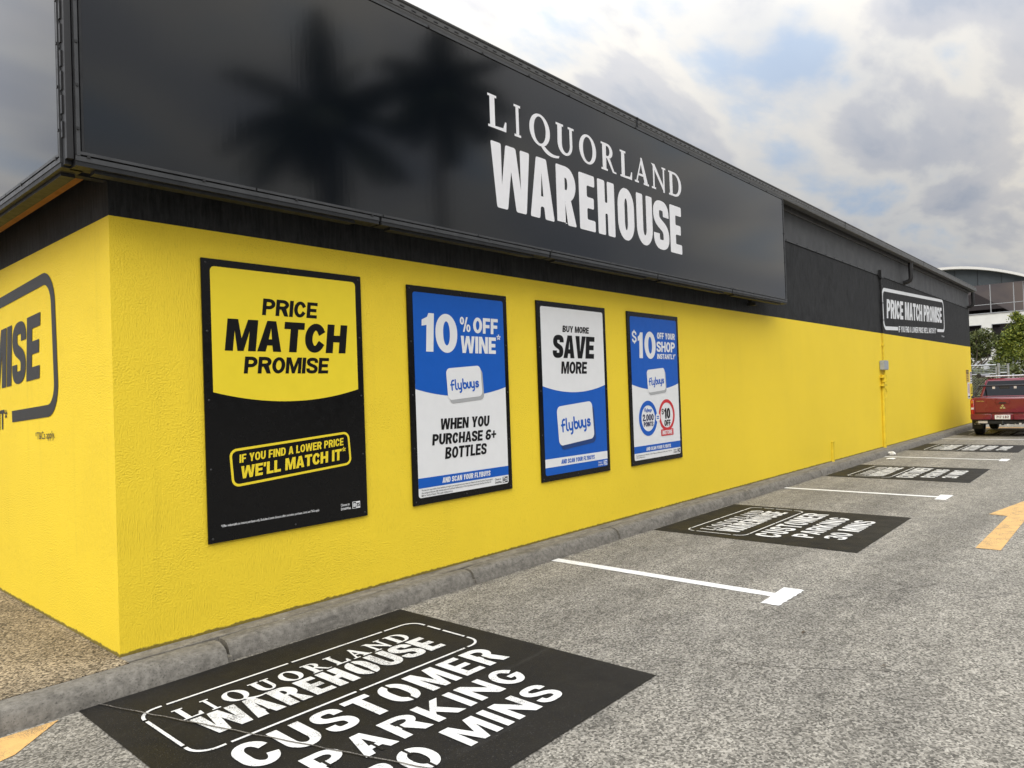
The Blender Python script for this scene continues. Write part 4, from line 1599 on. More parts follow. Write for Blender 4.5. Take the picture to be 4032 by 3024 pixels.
def copy_thing(root, dx, label):
    r = root.copy()
    COL.objects.link(r)
    r.location = (root.location.x + dx, root.location.y, root.location.z + gz(dx))
    r["label"] = label
    for ch in list(root.children):
        c = ch.copy()
        COL.objects.link(c)
        c.parent = r
        for g in list(ch.children):
            d = g.copy()
            COL.objects.link(d)
            d.parent = c
    return r


bay0 = bay_panel("nearest black parking panel, cut by the picture's bottom edge, crossed by a thin crack")
for k, lb in enumerate(["black parking panel between the first and second white bay lines", "black parking panel between the second and third white bay lines",
                        "black parking panel just before the red pickup's bay", "black parking panel lying under the red pickup"]):
    copy_thing(bay0, PITCH * (k + 1), lb)


def bay_line(x, label, ystart=-0.27):
    root = thing("bay_line", label, "bay line", (x, -1.4, GA + gz(x)), "white T-ended bay lines")
    sh = ground_sheet()
    def jag(a, b, n, amp, f):
        return [(a[0] + (b[0] - a[0]) * i / n + amp * math.sin(i * f + x), a[1] + (b[1] - a[1]) * i / n + amp * math.sin(i * f * 1.7 + 2 * x)) for i in range(n + 1)]
    out = jag((x - 0.055, ystart), (x - 0.055, -2.375), 24, 0.0018, 2.1) + [(x - 0.245, -2.378)] + jag((x - 0.25, -2.378), (x - 0.256, -2.512), 6, 0.006, 1.9)
    out += jag((x - 0.256, -2.512), (x + 0.245, -2.520), 14, 0.006, 2.3) + [(x + 0.255, -2.50), (x + 0.250, -2.362), (x + 0.055, -2.368)] + jag((x + 0.055, -2.36), (x + 0.055, ystart), 24, 0.0018, 1.7)
    sh.poly(out, [], M_WLINE, 6)
    adopt(sh.build("painted_line"), root)
    return root


for x, lb in ((3.775, "nearest white T-ended bay line with a ragged painted bar"), (9.66, "second white bay line from the camera, below the grey conduit wall"),
              (15.50, "third white bay line, with paper scraps at its kerb end"), (21.50, "farthest white bay line, just behind the red pickup")):
    bay_line(x, lb)

# arrow and the orange corner patch
root = thing("lane_arrow", "worn orange arrow painted on the asphalt, pointing away along the lane", "arrow marking", (8.0, -3.4, GA + gz(8)))
sh = ground_sheet()
sh.poly([(6.355, -3.300), (6.350, -3.500), (8.42, -3.500), (8.42, -3.690), (10.15, -3.400), (8.46, -3.125), (8.42, -3.315)], [], M_ARROW, 6)
adopt(sh.build("painted_arrow"), root)
root = thing("kerb_marking", "orange painted wedge against the kerb at the lower left", "ground marking", (-1.0, -0.5, GA))
sh = ground_sheet()
sh.poly([(-3.0, -0.330), (-3.0, -1.40), (-0.665, -0.590), (-0.415, -0.338)], [], M_ARROW, 5)
adopt(sh.build("painted_patch"), root)
root = thing("floor_stripe", "orange stripe on the asphalt seen beneath the red pickup", "ground marking", (27.3, -0.9, GA + gz(27)))
sh = ground_sheet()
sh.poly([(26.9, -0.48), (26.9, -1.6), (27.8, -1.6), (27.8, -0.48)], [], M_ARROW, 5)
adopt(sh.build("painted_stripe"), root)

# paper scraps
for i, (x, y, lb) in enumerate(((15.97, -0.30, "crumpled white paper scrap against the kerb at a bay line"), (14.97, -0.52, "flattened white paper scrap lying out on the asphalt"))):
    bm = bmesh.new()
    bmesh.ops.create_icosphere(bm, subdivisions=3, radius=0.075)
    rnd = random.Random(i)
    for v in bm.verts:
        v.co *= 1 + rnd.uniform(-0.22, 0.22)
        v.co.z *= 0.55 if i == 0 else 0.16
        v.co.x *= 1.0 if i == 0 else 1.9
    me = bpy.data.meshes.new("paper_scrap")
    bm.to_mesh(me)
    bm.free()
    me.materials.append(M_PAPER)
    o = bpy.data.objects.new("paper_scrap", me)
    link(o)
    o.location = (x, y, GA + gz(x) + (0.035 if i == 0 else 0.012))
    tag(o, lb, "litter", "paper scraps")

# dry leaves on the asphalt near the camera
M_LEAF = plain("dry_leaf", (0.06, 0.04, 0.02), 0.7)
for i, (x, y) in enumerate(((3.05, -2.85), (4.6, -3.05), (2.75, -3.4), (5.6, -2.2))):
    mb = MB()
    a = i * 1.3
    vs = [(0.035 * math.cos(a), 0.035 * math.sin(a), 0.006), (-0.008 * math.sin(a), 0.008 * math.cos(a), 0.012), (-0.03 * math.cos(a), -0.03 * math.sin(a), 0.004), (0.008 * math.sin(a), -0.008 * math.cos(a), 0.010)]
    mb.add(vs, [(0, 1, 3), (1, 2, 3)], M_LEAF)
    o = mb.build("dry_leaf")
    o.location = (x, y, GA + gz(x))
    tag(o, "small curled dry leaf lying on bare asphalt away from the wall", "leaf", "dry leaves on the asphalt")

# ------------------------------------------------------------------ services on the wall
root = thing("electrical_conduit", "thin conduit running from the black band down the yellow wall through a grey box", "conduit", (16.6, 0, -0.06))
mb = MB()
mb.tube([(16.76, -0.030, 2.602), (16.76, -0.030, 3.96)], 0.022, M_CONDB, 10)
mb.box((16.66, -0.075, 3.90), (16.86, -0.012, 4.08), M_CONDB)
for z in (2.9, 3.3, 3.7):
    mb.box((16.72, -0.055, z), (16.80, -0.001, z + 0.025), M_CONDB)
adopt(mb.build("upper_pipe", smooth=True, sharp=40), root)
mb = MB()
mb.tube([(16.74, -0.026, 1.95), (16.76, -0.026, 2.598)], 0.016, M_CONDY, 10)
mb.box((16.71, -0.046, 2.30), (16.81, -0.001, 2.33), M_CONDY)
mb.tube([(16.52, -0.030, -0.10), (16.58, -0.030, 1.45)], 0.040, M_CONDY, 12)
mb.tube([(16.70, -0.04, 1.48), (16.70, -0.04, 1.74)], 0.020, M_CONDY, 10)
mb.tube([(16.58, -0.055, 1.45), (16.585, -0.055, 1.62)], 0.066, M_CONDY, 12)
mb.box((16.44, -0.085, 1.36), (16.74, -0.001, 1.40), M_CONDY)
mb.box((16.44, -0.085, 1.55), (16.74, -0.001, 1.58), M_CONDY)
mb.tube([(16.72, -0.05, 1.30), (16.78, -0.06, 1.22), (16.74, -0.06, 1.12), (16.66, -0.05, 1.06)], 0.010, M_CONDY, 8)
adopt(mb.build("lower_pipe", smooth=True, sharp=40), root)
mb = MB()
mb.box((16.46, -0.115, 1.735), (16.80, -0.005, 1.955), M_GREYBOX)
b = mb.build("junction_box", bevel=0.012)
adopt(b, root)
mb = MB()
mb.tube([(12.86, -0.008, -0.06), (12.86, -0.008, 0.32)], 0.036, M_CONDY, 12)
mb.tube([(12.86, -0.010, 0.32), (12.86, -0.010, 0.335)], 0.046, M_CONDY, 12)
o = mb.build("pipe_stub", smooth=True, sharp=40)
tag(o, "short yellow capped pipe stub at the foot of the wall", "pipe stub")

# ------------------------------------------------------------------ notices at the far end of the wall
M_NYEL = plain("notice_yellow", (0.66, 0.44, 0.08), 0.45)
M_NPINK = plain("notice_pale_disc", (0.72, 0.60, 0.66), 0.45)


def notice(label, x0, x1, z0, z1, base, fn):
    root = thing("wall_notice", label, "notice", ((x0 + x1) / 2, 0, z0), "small notices at the far wall end")
    mb = MB()
    mb.box((x0, -0.014, z0), (x1, -0.004, z1), base)
    adopt(mb.build("plate", bevel=0.002), root)
    sh = Sheet((0, -0.0142, 0), (1, 0, 0), (0, 0, 1), 0.001)
    fn(sh, x0, x1, z0, z1)
    adopt(sh.build("print"), root)


def n_a(s, x0, x1, z0, z1):
    s.rect(x0 + .015, z1 - .14, x1 - .015, z1 - .015, M_INK, 1)
    s.text("CAUTION", x0 + .06, x1 - .06, z1 - .11, z1 - .045, M_NYEL, 2, S=0.22)
    for i in range(4):
        s.rect(x0 + .05, z0 + .05 + i * .062, x1 - .06 - .05 * (i % 2), z0 + .07 + i * .062, M_INK, 1)


def n_b(s, x0, x1, z0, z1):
    s.rect(x0 + .015, z1 - .20, x1 - .015, z1 - .012, M_INK, 1)
    s.poly(arc((x0 + x1) / 2, z1 - .106, .085, .085, 0, 345, 23), [], M_NPINK, 2)
    for i in range(2):
        s.rect(x0 + .05, z0 + .045 + i * .08, x1 - .05, z0 + .085 + i * .08, M_INK, 1)


def n_c(s, x0, x1, z0, z1):
    cx, cy = (x0 + x1) / 2, z1 - .22
    s.poly(arc(cx, cy, .17, .17, 0, 350, 35), [arc(cx, cy, .14, .14, 0, 350, 30)], M_PRED, 1)
    s.rect(cx - .035, cy - .11, cx + .035, cy + .05, M_INK, 1)
    s.poly(arc(cx, cy + .085, .03, .03, 0, 340, 15), [], M_INK, 1)
    s.rect(x0 + .04, z0 + .04, x1 - .04, z0 + .09, M_INK, 1)


def n_d(s, x0, x1, z0, z1):
    cx = (x0 + x1) / 2
    s.poly([(cx - .16, z0 + .18), (cx + .16, z0 + .18), (cx, z1 - .05)], [[(cx - .105, z0 + .215), (cx + .105, z0 + .215), (cx, z1 - .14)]], M_INK, 1)
    s.rect(cx - .015, z0 + .25, cx + .015, z0 + .34, M_INK, 1)
    s.rect(x0 + .04, z0 + .04, x1 - .04, z0 + .10, M_INK, 1)


notice("yellow and black caution notice, upper left of four at the wall end", 27.36, 27.84, 1.345, 1.780, M_NYEL, n_a)
notice("white notice with a pale disc on black, upper right of four at the wall end", 28.07, 28.44, 1.290, 1.705, M_PWHITE, n_b)
notice("white notice with a ringed figure, lower left of four at the wall end", 27.53, 27.93, 0.770, 1.335, M_PWHITE, n_c)
notice("white notice with a black warning triangle, lower right of four at the wall end", 28.08, 28.44, 0.740, 1.275, M_PYEL, n_d)

# ------------------------------------------------------------------ red pickup
M_RED = plain("red_car_paint", (0.165, 0.004, 0.017), 0.3, var=0.01, scale=0.8, coat=1.0)
M_GLASS = plain("dark_car_glass", (0.006, 0.0065, 0.007), 0.06, var=0.1, spec=0.35)
M_BLKP = plain("black_plastic", (0.014, 0.014, 0.015), 0.5)
M_TYRE = plain("tyre_rubber", (0.018, 0.018, 0.018), 0.75)
M_RIM = plain("alloy_rim", (0.45, 0.45, 0.46), 0.3, 0.8)
M_CHROME = plain("bright_chrome", (0.75, 0.75, 0.76), 0.14, 1.0, 0.02)
M_AMBER = plain("amber_lens", (0.55, 0.16, 0.02), 0.2, coat=0.6)
M_REDL = plain("red_lens", (0.40, 0.02, 0.015), 0.2, coat=0.6)
M_CLRL = plain("clear_lens", (0.62, 0.58, 0.55), 0.15, coat=0.6)
M_PLATE = plain("plate_white", (0.76, 0.76, 0.74), 0.4, var=0.02)
M_MAROON = plain("plate_maroon", (0.14, 0.012, 0.03), 0.4, var=0.02)
M_SILV = plain("silver_rack_bar", (0.62, 0.63, 0.66), 0.3, 0.4)
M_AWN = plain("grey_awning_cover", (0.24, 0.25, 0.26), 0.55)


def ute():
    root = thing("pickup_truck", "parked red pickup with a black rack and white number plate at the wall's far end", "pickup",
                 (22.55, -1.595, GA + gz(23.5)))
    root.scale = (0.95, 0.95, 0.95)

    def part(mb, name, parent=root, **k):
        o = mb.build(name, parent, **k)
        return o
    # lower body, lofted along its length
    secs = [(0.10, .775, .62, 1.13), (0.16, .83, .58, 1.165), (0.6, .865, .54, 1.18), (1.7, .88, .48, 1.18), (3.4, .885, .45, 1.16), (4.2, .87, .45, 1.10), (4.8, .83, .45, 1.02), (5.06, .72, .50, .90)]
    mb = MB()
    rings = []
    for x, hw, zb, zt in secs:
        r = rr(-hw, zb, hw, zt, 0.09, n=4)
        rings.append([(x, p[0], p[1]) for p in r])
    n = len(rings[0])
    vs = [p for rg in rings for p in rg]
    fs = []
    for i in range(len(rings) - 1):
        for k in range(n):
            a, b = i * n + k, i * n + (k + 1) % n
            fs.append((a, b, b + n, a + n))
    fs.append(tuple(reversed(range(n))))
    fs.append(tuple(range((len(rings) - 1) * n, len(rings) * n)))
    mb.add(vs, fs, M_RED)
    part(mb, "body", smooth=True, recalc=True, sharp=40)
    # cab
    mb = MB()
    lo = [(1.62, -.80), (3.78, -.80), (3.78, .80), (1.62, .80)]
    hi = [(1.90, -.63), (2.95, -.61), (2.95, .61), (1.90, .63)]
    mb.add([(x, y, 1.15) for x, y in lo] + [(x, y, 1.745) for x, y in hi], [(0, 1, 5, 4), (1, 2, 6, 5), (2, 3, 7, 6), (3, 0, 4, 7), (4, 5, 6, 7)], M_RED)
    mb.build("cab", root, bevel=0.05, bseg=3, smooth=True, sharp=60)
    # rear window and side windows, standing just proud of the cab skin
    def quad_on(a, b, c, d, m, name, off):
        mbq = MB()
        P4 = [Vector(p) for p in (a, b, c, d)]
        nrm = (P4[1] - P4[0]).cross(P4[3] - P4[0]).normalized() * off
        mbq.add([p + nrm for p in P4] + [p - nrm for p in P4], [(0, 1, 2, 3), (7, 6, 5, 4), (0, 4, 5, 1), (1, 5, 6, 2), (2, 6, 7, 3), (3, 7, 4, 0)], m)
        return part(mbq, name, recalc=True)

    def cabx(z):
        return 1.62 + (z - 1.15) * (0.28 / 0.595)

    def caby(z):
        return 0.80 - (z - 1.15) * (0.17 / 0.595)
    quad_on((cabx(1.20) - .004, .70, 1.20), (cabx(1.20) - .004, -.70, 1.20), (cabx(1.66) - .004, -.585, 1.66), (cabx(1.66) - .004, .585, 1.66), M_GLASS, "rear_window", 0.006)
    for s in (1, -1):
        quad_on((1.86, s * (caby(1.20) + .002), 1.20), (2.62, s * (caby(1.20) + .002), 1.20), (2.62, s * (caby(1.64) + .002), 1.64), (2.05, s * (caby(1.64) + .002), 1.64), M_GLASS, "side_window", 0.006)
        quad_on((2.70, s * (caby(1.20) + .002), 1.20), (3.50, s * (caby(1.20) - .002), 1.20), (3.02, s * (caby(1.64) - .008), 1.64), (2.70, s * (caby(1.64) + .002), 1.64), M_GLASS, "side_window", 0.006)
    # tailgate
    mb = MB()
    mb.box((0.045, -.715, .715), (0.13, .715, 1.155), M_RED)
    tg = mb.build("tailgate", root, bevel=0.022, bseg=3, smooth=True, sharp=60)
    mb = MB()
    mb.box((0.028, -.17, .985), (0.046, .17, 1.105), M_RED)
    h = mb.build("handle", tg, bevel=0.012, bseg=3, smooth=True, sharp=60)
    mb = MB()
    mb.box((0.018, -.085, 1.000), (0.0275, .085, 1.035), M_BLKP)
    mb.build("latch", tg, bevel=0.004)
    sh = Sheet((0.042, 0, 0), (0, -1, 0), (0, 0, 1), 0.002)
    for a in (90, 210, 330):
        c, s = math.cos(rad(a)), math.sin(rad(a))
        l, w = 0.080, 0.036
        sh.poly([(0.004 * c, .888 + 0.004 * s), (l * .5 * c + w * s * .95, .888 + l * .5 * s - w * c * .95), (l * c, .888 + l * s), (l * .5 * c - w * s * .95, .888 + l * .5 * s + w * c * .95)], [], M_CHROME, 1)
    sh.build("badge", tg)
    sh = Sheet((0.042, 0, 0), (0, -1, 0), (0, 0, 1), 0.002)
    sh.text("TRITON", -.66, -.46, 1.055, 1.085, M_CHROME, 1, S=0.2)
    sh.text("4X4", .50, .64, 1.055, 1.085, M_CHROME, 1, S=0.2) if False else None
    sh.build("lettering", tg)
    # lamps
    for s in (1, -1):
        def lamp(z0, z1, m):
            q = MB()
            q.box((0.045, min(s * .722, s * .815), z0), (0.20, max(s * .722, s * .815), z1), m)
            return q
        base = lamp(0.60, 1.128, M_REDL).build("taillight", root, bevel=0.03, bseg=3, smooth=True, sharp=60)
        for z0, z1, m in ((1.00, 1.10, M_AMBER), (0.815, 0.895, M_CLRL)):
            q = MB()
            q.box((0.036, min(s * .735, s * .800), z0), (0.10, max(s * .735, s * .800), z1), m)
            q.build("lens", base, bevel=0.012, bseg=2, smooth=True, sharp=60)
    # bumper with plate recess
    mb = MB()
    mb.box((-0.10, .27, .52), (0.12, .80, .695), M_RED)
    mb.box((-0.10, -.80, .52), (0.12, -.27, .695), M_RED)
    mb.box((-0.06, -.27, .52), (0.12, .27, .690), M_RED)
    mb.box((-0.105, .30, .655), (-0.06, .72, .690), M_RED)
    mb.box((-0.105, -.72, .655), (-0.06, -.30, .690), M_RED)
    mb.build("bumper", root, bevel=0.02, bseg=3, smooth=True, sharp=60)
    mb = MB()
    mb.box((-0.078, -.19, .535), (-0.068, .19, .662), M_PLATE)
    pl = mb.build("number_plate", root, bevel=0.003)
    sh = Sheet((-0.0785, 0, 0), (0, -1, 0), (0, 0, 1), 0.001)
    sh.text("717-LB2", -.155, .155, .563, .640, M_MAROON, 1, S=0.22, B=0.19, gap=0.14)
    sh.build("lettering", pl)
    # underside
    mb = MB()
    mb.box((-0.02, -.60, .40), (0.10, .60, .49), M_BLKP)
    mb.box((0.10, -.45, .38), (4.6, .45, .53), M_BLKP)
    mb.build("chassis", root, bevel=0.01)
    mb = MB()
    mb.box((-0.10, -.035, .36), (-0.021, .035, .43), M_BLKP)
    mb.tube([(-0.13, 0, .40), (-0.13, 0, .46), (-0.13, 0, .49)], [.022, .022, .026], M_FRAMELT, 10)
    mb.box((-0.16, -.03, .385), (-0.10, .03, .40), M_BLKP)
    mb.build("tow_bar", root)
    mb = MB()
    mb.box((-0.034, .38, .415), (-0.021, .62, .485), M_CLRL)
    tag(mb.build("sticker", root), "pale sticker plate on the tow bar beam")
    for y, z in ((-.12, .37), (-.42, .40)):
        mb = MB()
        mb.box((-0.034, y - .03, z - .025), (-0.021, y + .03, z + .025), M_CLRL)
        mb.build("trailer_socket", root)
    mb = MB()
    mb.add([(-0.045, -.30, .33), (-0.045, -.36, .37), (-0.045, -.30, .41), (-0.045, -.24, .37), (-0.03, -.30, .33), (-0.03, -.36, .37), (-0.03, -.30, .41), (-0.03, -.24, .37)], [(3, 2, 1, 0), (4, 5, 6, 7), (0, 1, 5, 4), (1, 2, 6, 5), (2, 3, 7, 6), (3, 0, 4, 7)], M_CHROME)
    mb.build("shackle", root)
    # wheels
    for x in (1.15, 4.10):
        for s in (1, -1):
            q = MB()
            w = 0.125
            yc = s * .755
            prof = [(.20, -w), (.31, -w), (.355, -w * .82), (.370, -w * .5), (.372, 0), (.370, w * .5), (.355, w * .82), (.31, w), (.20, w)]
            nn = 28
            vs = []
            for i in range(nn):
                a = 2 * PI * i / nn
                vs += [(x + r * math.cos(a), yc + d, .370 + r * math.sin(a)) for r, d in prof]
            m_ = len(prof)
            fs = [(i * m_ + k, i * m_ + k + 1, ((i + 1) % nn) * m_ + k + 1, ((i + 1) % nn) * m_ + k) for i in range(nn) for k in range(m_ - 1)]
            q.add(vs, fs, M_TYRE)
            ty = q.build("wheel", root, smooth=True, recalc=True, sharp=45)
            q = MB()
            q.tube([(x, yc - s * .10, .37), (x, yc + s * .085, .37)], [.205, .205], M_BLKP, 24)
            q.tube([(x, yc + s * .086, .37), (x, yc + s * .105, .37)], [.06, .05], M_RIM, 12)
            for i in range(6):
                a = 2 * PI * i / 6
                q.tube([(x + .05 * math.cos(a), yc + s * .095, .37 + .05 * math.sin(a)), (x + .20 * math.cos(a), yc + s * .10, .37 + .20 * math.sin(a))], [.03, .024], M_RIM, 6)
            q.build("rim", ty)
    # wheel arch linings
    for x in (1.15, 4.10):
        for s in (1, -1):
            q = MB()
            vs = arc(x, .42, .43, .43, 0, 180, 16)
            q.add([(a, s * .8905, b) for a, b in vs] + [(a, s * .60, b) for a, b in vs], [tuple(range(17)) if s < 0 else tuple(reversed(range(17)))] + [(i, i + 1, i + 18, i + 17) for i in range(16)], M_BLKP)
            q.build("wheel_arch", root)
    for s in (1, -1):
        q = MB()
        q.box((0.700, min(s * .615, s * .885), .20), (0.712, max(s * .615, s * .885), .60), M_BLKP)
        fl = q.build("mud_flap", root, bevel=0.004)
        sh = Sheet((0.6995, -s * 0 + 0, 0), (0, -1, 0), (0, 0, 1), 0.001)
        c = -s * .75
        sh.poly([(c - .05, .395), (c - .01, .43), (c + .05, .42), (c + .015, .405), (c + .03, .385), (c, .40)], [], M_CLRL, 1)
        sh.text("RIP CURL", c - .085, c + .085, .335, .362, M_CLRL, 1, S=0.18)
        sh.build("lettering", fl)
    # black tub frame
    q = MB()
    for s in (1, -1):
        q.tube([(0.30, s * .80, 1.17), (0.62, s * .665, 1.52)], .022, M_BLKP, 8)
        q.tube([(0.62, s * .665, 1.52), (1.74, s * .66, 1.54)], .020, M_BLKP, 8)
        q.tube([(0.95, s * .83, 1.17), (1.10, s * .665, 1.52)], .018, M_BLKP, 8)
        q.box((0.30, min(s * .775, s * .815), 1.168), (1.60, max(s * .775, s * .815), 1.20), M_BLKP)
    q.tube([(0.62, -.68, 1.525), (0.62, .68, 1.525)], .026, M_BLKP, 8)
    q.tube([(0.62, -.0, 1.20), (0.62, .0, 1.50)], .010, M_BLKP, 6) if False else None
    q.build("tub_frame", root, smooth=True, sharp=40)
    for y in (.27, -.27):
        q = MB()
        q.box((0.575, y - .035, 1.425), (0.592, y + .035, 1.495), M_CLRL)
        q.build("work_light", root, bevel=0.004)
    q = MB()
    q.box((0.578, -.13, 1.42), (0.592, .13, 1.50), M_BLKP)
    sh2 = q.build("rack_sign", root)
    sh = Sheet((0.5775, 0, 0), (0, -1, 0), (0, 0, 1), 0.001)
    for i in range(5):
        sh.rect(-.10 + i * .042, 1.445, -.075 + i * .042, 1.475, M_FRAMELT, 1)
    sh.build("print", sh2)
    # roof rack
    for x in (1.98, 2.85):
        q = MB()
        q.tube([(x, -.66, 1.815), (x, .66, 1.815)], .022, M_SILV, 10)
        for s in (1, -1):
            q.tube([(x, s * .56, 1.735), (x, s * .58, 1.80)], .025, M_BLKP, 8)
        q.build("roof_bar", root, smooth=True, sharp=40)
    q = MB()
    q.tube([(1.72, .80, 1.85), (3.5, .80, 1.85)], .066, M_AWN, 16)
    q.tube([(1.66, .80, 1.85), (1.715, .80, 1.85)], [.060, .072], M_BLKP, 16)
    for x in (2.1, 2.85):
        q.box((x, .60, 1.80), (x + .05, .80, 1.815), M_BLKP)
    q.build("awning_roll", root, smooth=True, sharp=40)
    return root


ute()

# ------------------------------------------------------------------ gate and chain wire fence beyond
def wire_mesh(mb, x, y0, y1, z0, z1, m, s=0.10, w=0.009):
    """diamond mesh in the plane x = const"""
    def strip(a, b):
        d = Vector((0, b[0] - a[0], b[1] - a[1])).normalized()
        nrm = Vector((0, -d.z, d.y)) * w / 2
        A = Vector((x, *a))
        B = Vector((x, *b))
        t = Vector((w * .5, 0, 0))
        mb.add([A + nrm, A - nrm, B - nrm, B + nrm, A + t, B + t], [(0, 1, 2, 3), (1, 4, 5, 2), (4, 0, 3, 5)], m)
    H = z1 - z0
    k = y0 - H
    while k < y1:
        for sgn in (1, -1):
            a = [k, z0] if sgn > 0 else [k, z1]
            b = [k + H, z1] if sgn > 0 else [k + H, z0]
            t0 = max(0.0, (y0 - k) / H)
            t1 = min(1.0, (y1 - k) / H)
            if t1 - t0 > 0.02:
                strip((k + H * t0, a[1] + (b[1] - a[1]) * t0), (k + H * t1, a[1] + (b[1] - a[1]) * t1))
        k += s


GX = 33.0
g0 = GA + gz(33)
root = thing("steel_gate", "galvanised pipe gate with wire strands over chain mesh beyond the yellow wall", "gate", (GX, 1.2, g0))
mb = MB()
for z in (1.985, 1.622, -0.12):
    mb.tube([(GX, -0.17, z), (GX, 3.0, z)], 0.030, M_GALV, 10)
for y in (-0.172, 3.0):
    mb.tube([(GX, y, -0.15), (GX, y, 1.92 if y < 0 else 2.0)], 0.026, M_GALV, 10)
adopt(mb.build("gate_frame", smooth=True, sharp=40), root)
mb = MB()
for i in range(4):
    mb.tube([(GX, -0.15, 1.70 + i * .065), (GX, 3.0, 1.70 + i * .065)], 0.007, M_GALV, 6)
adopt(mb.build("wire_strands"), root)
mb = MB()
wire_mesh(mb, GX, -0.15, 2.9, -0.1, 1.60, M_GALV)
adopt(mb.build("wire_mesh"), root)

root = thing("wire_fence", "chain wire fence on steel posts running on right of the gate behind the pickup", "fence", (GX, -1.5, g0))
for x, y, z, r in ((GX, -0.255, 2.045, 0.048), (GX, -0.570, 2.015, 0.042), (33.4, -0.68, 1.61, 0.034), (33.4, -3.2, 1.58, 0.034)):
    mb = MB()
    mb.tube([(x, y, g0 - 0.05), (x, y, z - 0.02), (x, y, z - 0.004), (x, y, z)], [r, r, r * 1.05, r * .6], M_GALV, 12)
    adopt(mb.build("post", smooth=True, sharp=50), root)
mb = MB()
mb.tube([(GX, -0.30, 1.66), (GX, -0.53, 1.66)], 0.024, M_GALV, 8)
for i in range(4):
    mb.tube([(GX, -0.30, 1.72 + i * .07), (GX, -0.53, 1.72 + i * .07)], 0.006, M_GALV, 6)
adopt(mb.build("wire_strands"), root)
mb = MB()
mb.box((GX - .004, -0.53, 1.40), (GX + .004, -0.31, 1.62), M_FRAMELT)
adopt(mb.build("mesh_panel"), root)
mb = MB()
wire_mesh(mb, 33.4, -3.2, -0.68, -0.2, 1.50, M_GALV, 0.09, 0.008)
wire_mesh(mb, GX, -0.55, -0.28, -0.2, 1.40, M_GALV, 0.09, 0.008)
adopt(mb.build("wire_mesh"), root)

# ------------------------------------------------------------------ vegetation
def mk_leaf(name, stops):
    k = NT(name)
    g = k.n("ShaderNodeNewGeometry")
    c = k.ramp(g.outputs["Random Per Island"], stops)
    k.set(color=c, rough=0.55, spec=0.3)
    return k.m


M_LEAFG = mk_leaf("bright_foliage", [(0.0, (0.045, 0.075, 0.012)), (0.5, (0.14, 0.185, 0.026)), (1.0, (0.30, 0.31, 0.045))])
M_LEAFD = mk_leaf("dull_foliage", [(0.0, (0.035, 0.050, 0.015)), (0.5, (0.09, 0.112, 0.032)), (1.0, (0.16, 0.17, 0.055))])
M_LEAFK = mk_leaf("dark_foliage", [(0.0, (0.010, 0.018, 0.007)), (0.6, (0.022, 0.034, 0.012)), (1.0, (0.04, 0.055, 0.02))])
M_BARK = plain("grey_bark", (0.13, 0.11, 0.085), 0.85, var=0.35, scale=18)
M_PALMBARK = plain("palm_bark", (0.12, 0.10, 0.08), 0.9, var=0.35, scale=10)


def leaf_mass(mb, rnd, blobs, n, size, m, shell_bias=0.5):
    tot = sum(b[3] ** 2 for b in blobs)
    for cx, cy, cz, r, sz in [(b[0], b[1], b[2], b[3], b[4] if len(b) > 4 else 1.0) for b in blobs]:
        k = int(n * r * r / tot)
        # twig clumps inside each lobe
        clumps = []
        for _ in range(max(6, k // 26)):
            d = Vector((rnd.gauss(0, 1), rnd.gauss(0, 1), rnd.gauss(0, 1))).normalized()
            q = r * (rnd.random() ** shell_bias)
            clumps.append(Vector((cx, cy, cz)) + Vector((d.x * q, d.y * q, d.z * q * sz)))
        for _ in range(k):
            c = rnd.choice(clumps)
            p = c + Vector((rnd.gauss(0, 1), rnd.gauss(0, 1), rnd.gauss(0, .8))) * r * 0.16
            a = Vector((rnd.gauss(0, 1), rnd.gauss(0, 1), rnd.gauss(0, 1))).normalized()
            b = a.orthogonal().normalized()
            b = (b * math.cos(rnd.random() * 6.28) + a.cross(b) * math.sin(rnd.random() * 6.28)).normalized()
            l = size * rnd.uniform(.6, 1.35)
            w = l * .42
            t = a.cross(b) * 0.12 * l
            mb.add([p - b * l * .5, p + a.cross(b).normalized() * w * .5, p + b * l * .5, p - a.cross(b).normalized() * w * .5 + a * .1 * l], [(0, 1, 2, 3)], m)


def limbs(mb, base, tips, r0, m, rnd):
    base = Vector(base)
    for t in tips:
        t = Vector(t)
        pts = []
        for i in range(6):
            f = i / 5
            p = base.lerp(t, f) + Vector((rnd.uniform(-1, 1), rnd.uniform(-1, 1), rnd.uniform(-.3, .6))) * 0.10 * math.sin(PI * f) * (t - base).length
            pts.append(p)
        mb.tube(pts, [r0 * (1 - .8 * i / 5) for i in range(6)], m, 7)


def tree(label, base, fork, tips, blobs, n, size, m, seed, name="tree", group=None):
    rnd = random.Random(seed)
    root = thing(name, label, "tree", base, group)
    mb = MB()
    limbs(mb, base, [fork], 0.13, M_BARK, rnd)
    limbs(mb, fork, tips, 0.06, M_BARK, rnd)
    adopt(mb.build("trunk", smooth=True, sharp=60), root)
    mb = MB()
    leaf_mass(mb, rnd, blobs, n, size, m)
    adopt(mb.build("crown"), root)
    return root


